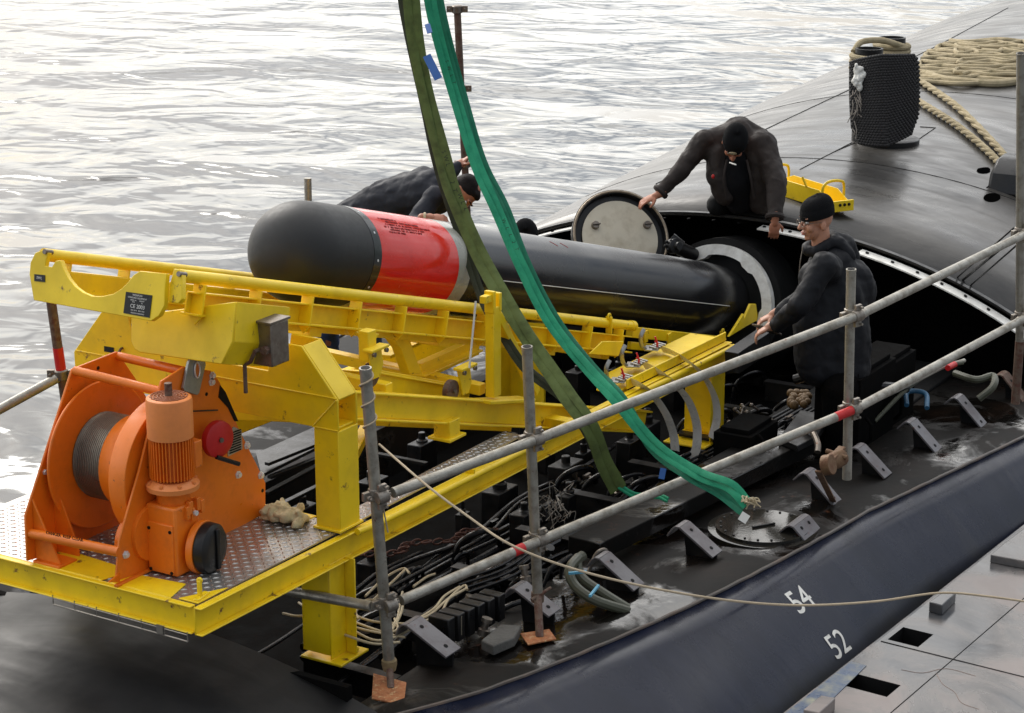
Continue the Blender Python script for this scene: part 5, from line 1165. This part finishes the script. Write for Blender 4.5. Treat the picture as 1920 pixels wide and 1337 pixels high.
# flaked mooring rope
cr_ = thing('flaked_rope', 'wide mat of flaked-down pale mooring rope lying on the aft casing', 'rope', tuple(hit_hull(1830, 120)))
def hp(x, y, e): p = hit_hull(x, y, e); return p
pth = []
rows = 22
for k in range(rows):
    yy = 76+k*3.6; x0 = 1752-max(0, k-2)*2.6+(30 if k < 6 else 0)*(6-k)/6; x1 = 1950
    row = [(x0+(x1-x0)*i/8, yy+2.4*sin(i*1.1+k*1.7)+ (3 if k > 11 else 0)) for i in range(9)]
    if k % 2: row = row[::-1]
    pth += [hp(x, y, .02+.02*abs(sin(k*2.1+i))) for i, (x, y) in enumerate(row)]
part(MB().tube(smooth_path(pth, 4), .024, 8), 'rope_strand', M_ROPE, cr_, 0)
pth = []
for k in range(14):
    yy = 80+k*4.5; row = [(1800+(1930-1800)*i/6+random.uniform(-8, 8), yy+random.uniform(-3, 3)) for i in range(7)]
    if k % 2: row = row[::-1]
    pth += [hp(x, y, .06) for x, y in row]
part(MB().tube(smooth_path(pth, 4), .023, 8), 'rope_strand', M_ROPE, cr_, 0)
part(MB().tube(smooth_path([hp(x, y, .03) for x, y in ((1733, 138), (1770, 149), (1820, 154), (1870, 157), (1915, 152), (1960, 150))], 6), .04, 10), 'rope_strand', M_ROPE, cr_, 0)
def laid_rope(lab, pxs, r=.032, e=.03):
    P = smooth_path([hp(x, y, e) for x, y in pxs], 14); t = thing('mooring_rope', lab, 'rope', tuple(P[0])); 
    for ph in (0, 2.094, 4.189):
        m = MB(); q = []
        for i, p in enumerate(P):
            d = (P[min(i+1, len(P)-1)]-P[max(i-1, 0)]).normalized(); s_ = d.cross(V((0, 0, 1))).normalized(); u2 = s_.cross(d); g = ph+i*.62
            q.append(p+(s_*cos(g)+u2*sin(g))*r*.48)
        part(m.tube(q, r*.56, 7), 'strand', M_ROPE, t, 0)
laid_rope('pale laid mooring rope running from the mat to the fairlead, upper of the pair', [(1722, 150), (1760, 175), (1800, 205), (1850, 255), (1885, 295), (1895, 318)])
laid_rope('pale laid mooring rope running from the mat to the fairlead, lower of the pair', [(1722, 190), (1760, 213), (1795, 236), (1835, 268), (1868, 300), (1885, 322)])
# yellow lifting beam
yb = thing('spreader_beam', 'yellow open-topped lifting beam with hoop handles lying on the casing behind the men', 'lifting beam', tuple(hit_hull(1545, 370)))
za = hit_hull(1560, 385); zz = za.z+.02
a = AZ(1462, 352, zz); b = AZ(1598, 394, zz); d = (b-a).normalized(); s_ = V((-d.y, d.x, 0)); 
if s_.y < 0: s_ = -s_
Lb = (b-a).length
def B_(t, s, z): return a+d*t+s_*s+V((0, 0, z))
sidep = [(0, 0), (Lb, 0), (Lb, .04), (Lb*.80, .13), (Lb*.2, .13), (-.02, .06)]
m = MB()
for s in (0, .16): m.prism([B_(t, s, z) for t, z in sidep], s_*.008)
m.prism([B_(0, .009, .01), B_(Lb, .009, .01), B_(Lb, .159, .01), B_(0, .159, .01)], (0, 0, .008)); m.box(B_(Lb, .085, .04), d*.01, s_*.09, V((0, 0, .04)))
part(m, 'channel_body', M_Y, yb, .002)
for t in (Lb*.1, Lb*.86):
    part(MB().tube(smooth_path([B_(t, -.012, .0), B_(t, -.012, .16), B_(t+.01, .03, .20), B_(t, .12, .20), B_(t, .175, .16), B_(t, .175, .05)], 5), .011, 8), 'handle', M_Y, yb, 0)
q = B_(Lb*.5, -.01, .07); part(MB().tube([q+(d*cos(g)+V((0, 0, 1))*sin(g))*.045 for g in [2*pi*i/20 for i in range(20)]], .011, 8, closed=True), 'ring_boss', M_Y, yb, 0)
part(MB().cyl(B_(Lb*.63, .17, .13), B_(Lb*.6, .19, .2), .009, 8), 'pin', M_Y, yb, 0)
m = MB(); 
for k in range(3): m.ball(B_(Lb+.012, .04+.04*k, .05), .012, 6)
part(m, 'end_bolt', M_BLKM, yb, 0)
# black stays from the casing edge to the fourth post
m = MB()
for a_, b_ in (((1805, 525), (1908, 440)), ((1795, 520), (1900, 428)), ((1820, 535), (1912, 455))): m.tube([hit_hull(*a_)+V((0, 0, .0)), AY(*b_, -1.70)], .006 if a_[0] != 1805 else .010, 6)
tag(m.build('stay_wires', M_BLK, None), 'black stay wires from the casing edge up to the right-hand scaffold post', 'wires')
m = MB(); m.tube(smooth_path([AD(1362, 665, 13.2), AD(1385, 664, 13.3), AD(1420, 645, 13.6)], 5), .009, 8)
tag(m.build('grab_handle', M_STEEL, sub))
m = MB(); c = AD(1438, 618, 13.2); m.box(c, (.9*.12, -.2*.12, -.05), (.0, .035, 0), (0, 0, .006)); o = m.build('loading_guide_plate', M_DSTEEL, sub, bevel=.003)
m = MB(); m.bar(AD(1372, 680, 13.1), AD(1430, 640, 13.4), .10, .14); m.build('guide_bracket', M_BLK, sub, bevel=.004)
m = MB(); m.abox((5.5, -.9, -1.0), (7.3, -.2, -.62)); m.build('ballast_box', M_BLKM, sub, bevel=.01)
# ================================================================== PEOPLE
TXW = bpy.data.textures.new('cloth_folds', 'CLOUDS'); TXW.noise_scale = .11; TXW.noise_depth = 2
TXK = bpy.data.textures.new('cloth_creases', 'VORONOI'); TXK.noise_scale = .13; TXK.weight_1 = -1.0; TXK.weight_2 = 1.0; TXK.distance_metric = 'DISTANCE_SQUARED'
def organic(mb, name, m, parent, vox=.008, folds=0, small=0, smooth_it=3):
    o = mb.build(name, m, parent)
    r = o.modifiers.new('remesh', 'REMESH'); r.mode = 'VOXEL'; r.voxel_size = vox; r.use_smooth_shade = True
    if folds and vox > .0085 and smooth_it == 3: smooth_it = 14
    if smooth_it: s = o.modifiers.new('smooth', 'SMOOTH'); s.iterations = smooth_it; s.factor = .5
    if folds: d = o.modifiers.new('folds', 'DISPLACE'); d.texture = TXW; d.strength = folds; d.mid_level = .5; d.texture_coords = 'LOCAL'
    if small: d = o.modifiers.new('small_folds', 'DISPLACE'); d.texture = TXK; d.strength = small; d.mid_level = .5; d.texture_coords = 'LOCAL'
    return o
def frame(f, u): f = V(f).normalized(); u = V(u); u = (u-f*u.dot(f)).normalized(); return f, u, f.cross(u)     # s = to the person's right
def head(body, c, f, u, neck):
    f, u, s = frame(f, u); ax = (s, f, u)
    E_ = lambda o, r: body.ball(c+s*o[0]+f*o[1]+u*o[2], r, 14, ax)
    E_((0, -.012, .03), (.076, .094, .098)); E_((0, .028, -.045), (.056, .062, .070)); E_((0, .062, -.095), (.026, .024, .020))
    E_((0, .03, -.08), (.046, .045, .03))
    for q in (-1, 1):
        E_((q*.036, .062, -.030), (.026, .026, .028)); E_((q*.078, -.008, -.02), (.010, .020, .032)); E_((q*.032, .084, .034), (.026, .010, .009))
    a = c+f*.088+u*.018; b = c+f*.118-u*.026; body.capsule(a, .009, b, .0135, 10); E_((.012, .102, -.030), (.009, .010, .008)); E_((-.012, .102, -.030), (.009, .010, .008))
    E_((0, .094, -.056), (.026, .010, .006)); E_((0, .090, -.070), (.022, .011, .007))
    body.capsule(c-u*.05-f*.02, .056, neck, .062)
def face(parent, c, f, u, glasses=False, m=None):
    f, u, s = frame(f, u); ax = (s, f, u)
    for q in (-1, 1):
        e = MB().ball(c+s*q*.032+f*.080+u*.008, .0125, 10, ax).build('eye', M_EYEW, parent); MB().ball(c+s*q*.032+f*.0895+u*.008, (.0055, .004, .0055), 8, ax).build('iris', M_BLKM, e)
        MB().tube([c+s*(q*.048)+f*.086+u*.036, c+s*(q*.032)+f*.095+u*.042, c+s*(q*.014)+f*.096+u*.036], .004, 6).build('eyebrow', M_HAIR, parent)
    MB().ball(c+f*.099-u*.056, (.020, .008, .0045), 8, ax).build('lip', M_LIP, parent); MB().ball(c+f*.097-u*.068, (.018, .009, .0055), 8, ax).build('lip', M_LIP, parent)
    if glasses:
        g = MB()
        for q in (-1, 1):
            k = c+s*q*.034+f*.112+u*.004
            g.tube([k+s*cos(t)*.024+u*sin(t)*.017-f*abs(cos(t)*(1 if q*cos(t) > 0 else 0))*.006 for t in [2*pi*i/20 for i in range(20)]], .0016, 6, closed=True)
            g.tube([k+s*q*.024-f*.004+u*.004, c+s*q*.080+f*.02+u*.006, c+s*q*.082-f*.02], .0016, 6)
        g.tube([c-s*.010+f*.114+u*.008, c+s*.010+f*.114+u*.008], .0016, 6); g.build('glasses', M_DSTEEL, parent)
def hand(body, w_, d, back, thumb_side, curl=.5, spread=.0):
    d, back, s = frame(d, back); s = s*thumb_side      # s points to the thumb side
    pc = w_+d*.045; ax = (s, d, back)
    body.ball(pc, (.041, .052, .016), 10, ax); body.capsule(w_-d*.05, .029, w_+d*.01, .026)
    for k, (o, ln) in enumerate(((.030, .072), (.010, .080), (-.011, .075), (-.030, .058))):
        b = w_+d*.082+s*o; dd = (d+s*o*spread*6).normalized(); r = .0092-.0006*k; P = [b]; a = curl*.45
        for j, fr_ in enumerate((.45, .30, .25)):
            dd = (dd*cos(a)-back*sin(a)).normalized(); P.append(P[-1]+dd*ln*fr_); a = curl*.8
        for p, q, r1, r2 in zip(P, P[1:], (r, r*.93, r*.86), (r*.93, r*.86, r*.72)): body.capsule(p, r1, q, r2, 8)
        body.ball(b, (.0105,)*3, 8)
    t0 = w_+d*.02+s*.030-back*.006; t1 = t0+(d*.6+s*.7-back*.3).normalized()*.038; t2 = t1+(d*.95+s*.15-back*.4).normalized()*.030
    body.capsule(t0, .014, t1, .0115, 8); body.capsule(t1, .011, t2, .009, 8)
def beanie(parent, c, f, u, tilt=0.0, badge=False):
    f, u, s = frame(f, u); ax = (s, f, u); cc = c-f*.008+u*.048
    vs = []; fs = []; n = 48
    rows = [(.015, 1.0), (.0, 1.03), (-.02, 1.055), (-.022, 1.075), (.0, 1.085), (.03, 1.075), (.032, 1.055)]+[(.03+.082*sin(a), 1.055*cos(a)**.75) for a in [pi/2*i/12 for i in range(1, 12)]]+[(.113, .04)]
    for z, r in rows:
        for k in range(n):
            g = 2*pi*k/n; rib = 1+(.010 if k % 2 else -.004)*(1 if z < .06 else .6)
            vs.append(cc+s*cos(g)*.083*r*rib+f*sin(g)*.101*r*rib+u*(z-.012*sin(g)))
    for i in range(len(rows)-1):
        for k in range(n): l = (k+1) % n; fs.append((i*n+k, i*n+l, (i+1)*n+l, (i+1)*n+k))
    fs.append(tuple((len(rows)-1)*n+k for k in range(n)))
    b = MB().add(vs, fs).build('beanie', M_KNIT, parent, angle=60)
    if badge:
        q = cc+f*.113+s*.012+u*.012; MB().tube([q+s*cos(g)*.026+u*sin(g)*.017 for g in [2*pi*i/20 for i in range(20)]], .0028, 6, closed=True).build('badge', M_CABLE, b)
        MB().tube([q-s*.014, q+u*.007, q+s*.014, q-u*.007], .0026, 6, closed=True).build('badge', M_CABLE, b)
    return b
def limb(mb, pts, rs):
    for i in range(len(pts)-1): mb.capsule(pts[i], rs[i], pts[i+1], rs[i+1])
def cuff(parent, p, q, r, m):
    d = (q-p).normalized(); MB().tube([p, p+d*.02, p+d*.035], [r*.98, r*1.08, r*.96], 20).build('cuff', m, parent)
# ---- man C: standing in the bay on the right, black hooded coat, in profile
hc_ = AD(1531, 414, 12.8); f = (-RT*.93-fw*.30-V((0, 0, .10))).normalized(); u = V((0, 0, 1))-RT*.05
nk = hc_+V((.0, 0, -.20))-f*.045
C_ = thing('person', 'man in black beanie, glasses and hooded black coat standing beside the tube ring', 'person', tuple(V((hc_.x+.05, hc_.y, -1.0))))
b = MB(); head(b, hc_, f, u, nk)
shA = AD(1500, 500, 12.55); shB = AD(1598, 490, 13.0)   # near shoulder is his left
chest = AD(1555, 560, 12.85); hips = AD(1572, 720, 12.95)
elL = AD(1478, 575, 12.55); wrL = AD(1412, 606, 12.9)
shL = AD(1545, 498, 12.55); elL = AD(1500, 575, 12.55); wrL = AD(1450, 612, 12.75)
shR = AD(1552, 488, 13.05); elR = AD(1505, 560, 13.15); wrR = AD(1450, 590, 13.2)
limb(b, [nk, chest, hips], [.06, .10, .10]); limb(b, [shL, elL, wrL], [.06, .045, .03]); limb(b, [shR, elR, wrR], [.06, .045, .03])
hand(b, wrL+(-RT)*.02, (-RT*.8-V((0, 0, .55))+fw*.2), V((0, 0, 1))-RT*.5, 1, .95); hand(b, wrR, (-RT*.8-V((0, 0, .4))), V((0, 0, 1))-RT*.4, -1, .95)
for q in (-.1, .1):
    h_ = hips+fw*q; limb(b, [h_, h_+V((0, 0, -.36)), V((h_.x, h_.y, -.93))], [.09, .065, .05])
body = organic(b, 'body', M_SKIN, C_, .0055, smooth_it=2)
face(C_, hc_, f, u, True); beanie(C_, hc_, f, u)
j = MB(); up_ = V((0, 0, 1))
limb(j, [AD(1560, 505, 12.88), AD(1568, 560, 12.9), AD(1575, 640, 12.93), AD(1578, 690, 12.95)], [.17, .20, .205, .19]); j.ball(AD(1592, 545, 12.95), (.16, .18, .22), 12); limb(j, [AD(1535, 520, 12.8), AD(1530, 600, 12.85), AD(1535, 680, 12.9)], [.13, .16, .16])
limb(j, [AD(1550, 505, 12.7), shL, elL, AD(1458, 608, 12.72)], [.11, .092, .078, .058]); limb(j, [shR, elR, AD(1464, 586, 13.15)], [.09, .075, .055])
o = organic(j, 'coat', M_JK, C_, .010, .018, .022)
hd = MB(); F0, U0, S0 = frame(f, u); kc = hc_-V((0, 0, .150))-f*.035
for k in range(16):
    g = 2*pi*k/16; hd.ball(kc+(F0*cos(g)*.085+S0*sin(g)*.080)+V((0, 0, -.035*cos(g))), (.036, .036, .045), 8)
limb(hd, [kc-f*.09+V((0, 0, .01)), kc-f*.16+V((0, 0, -.045)), kc-f*.20+V((0, 0, -.12)), kc-f*.17+V((0, 0, -.20))], [.062, .085, .075, .05])
limb(hd, [kc-f*.09-S0*.07, kc-f*.15-S0*.10+V((0, 0, -.09))], [.05, .05]); limb(hd, [kc-f*.09+S0*.07, kc-f*.15+S0*.10+V((0, 0, -.09))], [.05, .05])
organic(hd, 'hood', M_JK, C_, .009, .018, .016)
zp = MB(); zp.tube(smooth_path([kc+f*.12-V((0, 0, .0)), kc+f*.135-V((0, 0, .10)), kc+f*.14-V((0, 0, .2))], 4), .004, 6); zp.build('zip', M_DSTEEL, C_)
tr = MB()
for q in (-.1, .1): h_ = hips+fw*q; limb(tr, [h_, h_+V((0, 0, -.36)), V((h_.x, h_.y, -.95))], [.13, .09, .075])
organic(tr, 'trousers', M_BILGE, C_, .016, .02)
for q in (-.1, .1):
    h_ = hips+fw*q; MB().capsule(V((h_.x, h_.y, -.94)), .05, V((h_.x, h_.y, -.94))-RT*.17, .045).build('boot', M_BILGE, C_)
# ---- man B: crouching on the casing edge, reaching down with both arms
B_0 = hit_hull(1395, 392); Bt = thing('person', 'man in dark jacket and badged beanie crouching with one hand on the round door', 'person', tuple(B_0))
hb_ = AD(1377, 268, 14.75); f = (-fw*.50-V((0, 0, .80))-RT*.10).normalized(); u = (-fw*.80+V((0, 0, .52))+RT*.02).normalized()
nk = AD(1384, 252, 15.0); shL = AD(1432, 268, 15.0); shR = AD(1322, 262, 15.0)     # his left is on picture right
chest = AD(1385, 300, 15.05); hips = AD(1398, 372, 15.55)
elR = AD(1278, 318, 14.95); wrR = AD(1236, 362, 14.9); elL = AD(1456, 345, 14.8); wrL = AD(1452, 412, 14.7)
b = MB(); head(b, hb_, f, u, nk)
limb(b, [nk, chest, hips], [.06, .09, .10]); limb(b, [shR, elR, wrR], [.055, .043, .03]); limb(b, [shL, elL, wrL], [.055, .043, .03])
hand(b, AD(1230, 367, 14.88), (-RT*.9-V((0, 0, .38))-fw*.1), V((0, 0, 1))-fw*.3, -1, .55); hand(b, AD(1453, 416, 14.68), (V((0, 0, -1))-RT*.05), -fw, -1, .95)
kn = [AD(1345, 382, 15.2), AD(1432, 388, 15.2)]; hp_ = [hips-RT*.09, hips+RT*.09]
for h_, k_ in zip(hp_, kn): k2 = on_hull(k_.x, k_.y, .08); limb(b, [h_, k2, on_hull(h_.x+.25, h_.y+.15, .06)], [.08, .055, .045])
organic(b, 'body', M_SKIN2, Bt, .0055, smooth_it=2); face(Bt, hb_, f, u); beanie(Bt, hb_, f, u, badge=True)
j = MB()
limb(j, [AD(1385, 258, 15.1), AD(1390, 300, 15.15), AD(1394, 345, 15.3), AD(1396, 378, 15.5)], [.16, .19, .18, .17])
limb(j, [AD(1338, 264, 15.05), AD(1390, 254, 15.15), AD(1420, 264, 15.08)], [.105, .13, .115])
limb(j, [AD(1425, 275, 15.0), AD(1432, 330, 15.0), AD(1428, 380, 15.05)], [.13, .125, .10]); limb(j, [AD(1345, 290, 15.0), AD(1345, 335, 14.98), AD(1358, 368, 15.0)], [.09, .085, .08])
limb(j, [shR, elR, AD(1242, 356, 14.9)], [.09, .074, .056]); limb(j, [shL, elL, AD(1453, 402, 14.7)], [.10, .088, .064])
organic(j, 'jacket', M_JB, Bt, .010, .018, .022)
cuff(Bt, AD(1242, 356, 14.9), wrR, .060, M_JB); cuff(Bt, AD(1453, 402, 14.7), AD(1452, 425, 14.68), .066, M_JB)
jc = MB()
for k in range(7): g = -1.7+k*.57; jc.ball(nk+RT*sin(g)*.10-V((0, 0, .03))-fw*.06*cos(g)+V((0, 0, -.02)), (.05, .05, .035), 8)
organic(jc, 'collar', M_JB, Bt, .010, .02)
inr = MB(); limb(inr, [AD(1376, 300, 15.0), AD(1380, 345, 15.0), AD(1385, 378, 15.1)], [.10, .11, .10]); organic(inr, 'pullover', M_KNIT, Bt, .010, .015, .01)
for x_, d_ in ((1357, 14.86), (1408, 14.86)): MB().tube(smooth_path([AD(x_+6 if x_ < 1380 else x_-8, 300, d_+.02), AD(x_, 335, d_), AD(x_+6, 372, d_+.04)], 4), .009, 8).build('jacket_front_edge', M_JB, Bt)
MB().ball(AD(1337, 331, 14.87), (.012, .012, .016), 8).build('chest_badge', M_REDP, Bt)
cg = AD(1371, 308, 14.62); MB().cyl(AD(1368, 305, 14.66), AD(1380, 309, 14.60), .005, 8).build('cigarette', M_WHT, Bt)
tr = MB()
for h_, k_ in zip(hp_, kn): k2 = on_hull(k_.x, k_.y, .09); limb(tr, [h_, k2, on_hull(h_.x+.25, h_.y+.15, .07)], [.12, .085, .07])
organic(tr, 'trousers', M_BLKM, Bt, .014, .03)
# ---- man A: leaning over the torpedo from the far side
At = thing('person', 'man in dark jacket and jeans bent low over the torpedo, holding the tall post', 'person', tuple(AZ(655, 690, -.55)))
ha = AD(866, 362, 13.35); f = (V((0, 0, -.80))+RT*.25-fw*.50).normalized(); u = (RT*.92+V((0, 0, .35))).normalized()
nk = AD(836, 350, 13.6); shN = AD(815, 368, 13.45); shF = AD(812, 335, 13.85)
chest = AD(770, 368, 13.8); hips = AD(655, 420, 14.0)
b = MB(); head(b, ha, f, u, nk); limb(b, [nk, chest, hips], [.06, .09, .10])
elN = AD(770, 425, 13.35); wrN = AD(806, 409, 13.20); elF = AD(848, 318, 13.95); wrF = AD(868, 305, 14.0)
limb(b, [shN, elN, wrN], [.055, .043, .032]); limb(b, [shF, elF, wrF], [.055, .043, .03])
hand(b, AD(806, 409, 13.18), RT*.9-V((0, 0, .05)), V((0, 0, 1))-fw*.6, 1, 1.3); hand(b, AD(862, 309, 14.0), RT*.6+V((0, 0, .5)), V((0, 0, 1))-RT*.4, 1, 1.1)
legs = []
ft = AZ(655, 692, -.55)
for q in (-.12, .14):
    h_ = hips+RT*q*.5; k_ = AD(650, 560, 13.9)+RT*q; ff = ft+RT*q*1.2; legs.append((h_, k_, ff)); limb(b, [h_, k_, ff], [.08, .055, .045])
organic(b, 'body', M_SKIN2, At, .0055, smooth_it=2); face(At, ha, f, u)
f_, u_, s_ = frame(f, u); hr2 = MB(); hr2.ball(ha-f_*.022+u_*.045, (.088, .098, .088), 14, (s_, f_, u_)); hr2.ball(ha-f_*.045-u_*.01, (.080, .07, .07), 12, (s_, f_, u_)); hr2.ball(ha+f_*.035+u_*.082, (.06, .05, .035), 12, (s_, f_, u_))
organic(hr2, 'hair', M_HAIR, At, .008, .012, .012)
j = MB()
limb(j, [AD(812, 360, 13.65), chest, AD(705, 390, 13.9), AD(650, 415, 14.0)], [.165, .18, .165, .14]); j.ball(AD(795, 345, 13.75), (.16, .16, .12), 12)
limb(j, [shN, elN, AD(801, 411, 13.22)], [.08, .065, .048]); limb(j, [shF, elF, AD(858, 312, 13.97)], [.085, .06, .045])
organic(j, 'jacket', M_JN, At, .010, .018, .022)
cl = MB(); cl.tube([nk+(f_*cos(g)+s_*sin(g))*.085-u_*.0 for g in [2*pi*i/20 for i in range(20)]], .028, 10, closed=True); organic(cl, 'collar', M_JK, At, .010, .015)
tr = MB()
for h_, k_, ff in legs: limb(tr, [h_, k_, ff+V((0, 0, .06))], [.125, .085, .075])
organic(tr, 'jeans', M_JEAN, At, .014, .035, .01)
for h_, k_, ff in legs: MB().capsule(ff, .05, ff-fw*.18+V((0, 0, -.01)), .042).build('boot', M_BLK, At)
MB().lathe(AD(806, 409, 13.18)-RT*.04, RT, [(0, .033), (.002, .037), (.014, .037), (.016, .033)], 20).build('wristwatch', M_CABLE, At)
# ---- man D: only the beanie shows above the torpedo
Dt = thing('person', 'crouching man behind the torpedo of whom only the black beanie shows', 'person', tuple(AD(985, 560, 15.2)))
hd_ = AD(985, 447, 14.6); f = (-fw*.5-V((0, 0, .8))).normalized(); u = (V((0, 0, .85))-fw*.3).normalized()
b = MB(); head(b, hd_, f, u, hd_-V((0, 0, .18))+fw*.05); s0 = hd_-V((0, 0, .25))+fw*.08; limb(b, [s0, s0-V((0, 0, .45))], [.13, .13]); limb(b, [s0-RT*.18, s0-RT*.2-V((0, 0, .3)), s0-fw*.2-V((0, 0, .35))], [.05, .04, .03]); limb(b, [s0+RT*.18, s0+RT*.2-V((0, 0, .3)), s0-fw*.2-V((0, 0, .35))], [.05, .04, .03])
organic(b, 'body', M_SKIN, Dt, .007); beanie(Dt, hd_, V(f), u)
j = MB(); limb(j, [s0, s0-V((0, 0, .5))], [.17, .19]); limb(j, [s0-RT*.17, s0-RT*.22-V((0, 0, .3))], [.08, .07]); limb(j, [s0+RT*.17, s0+RT*.22-V((0, 0, .3))], [.08, .07]); organic(j, 'jacket', M_JK, Dt, .016, .02)
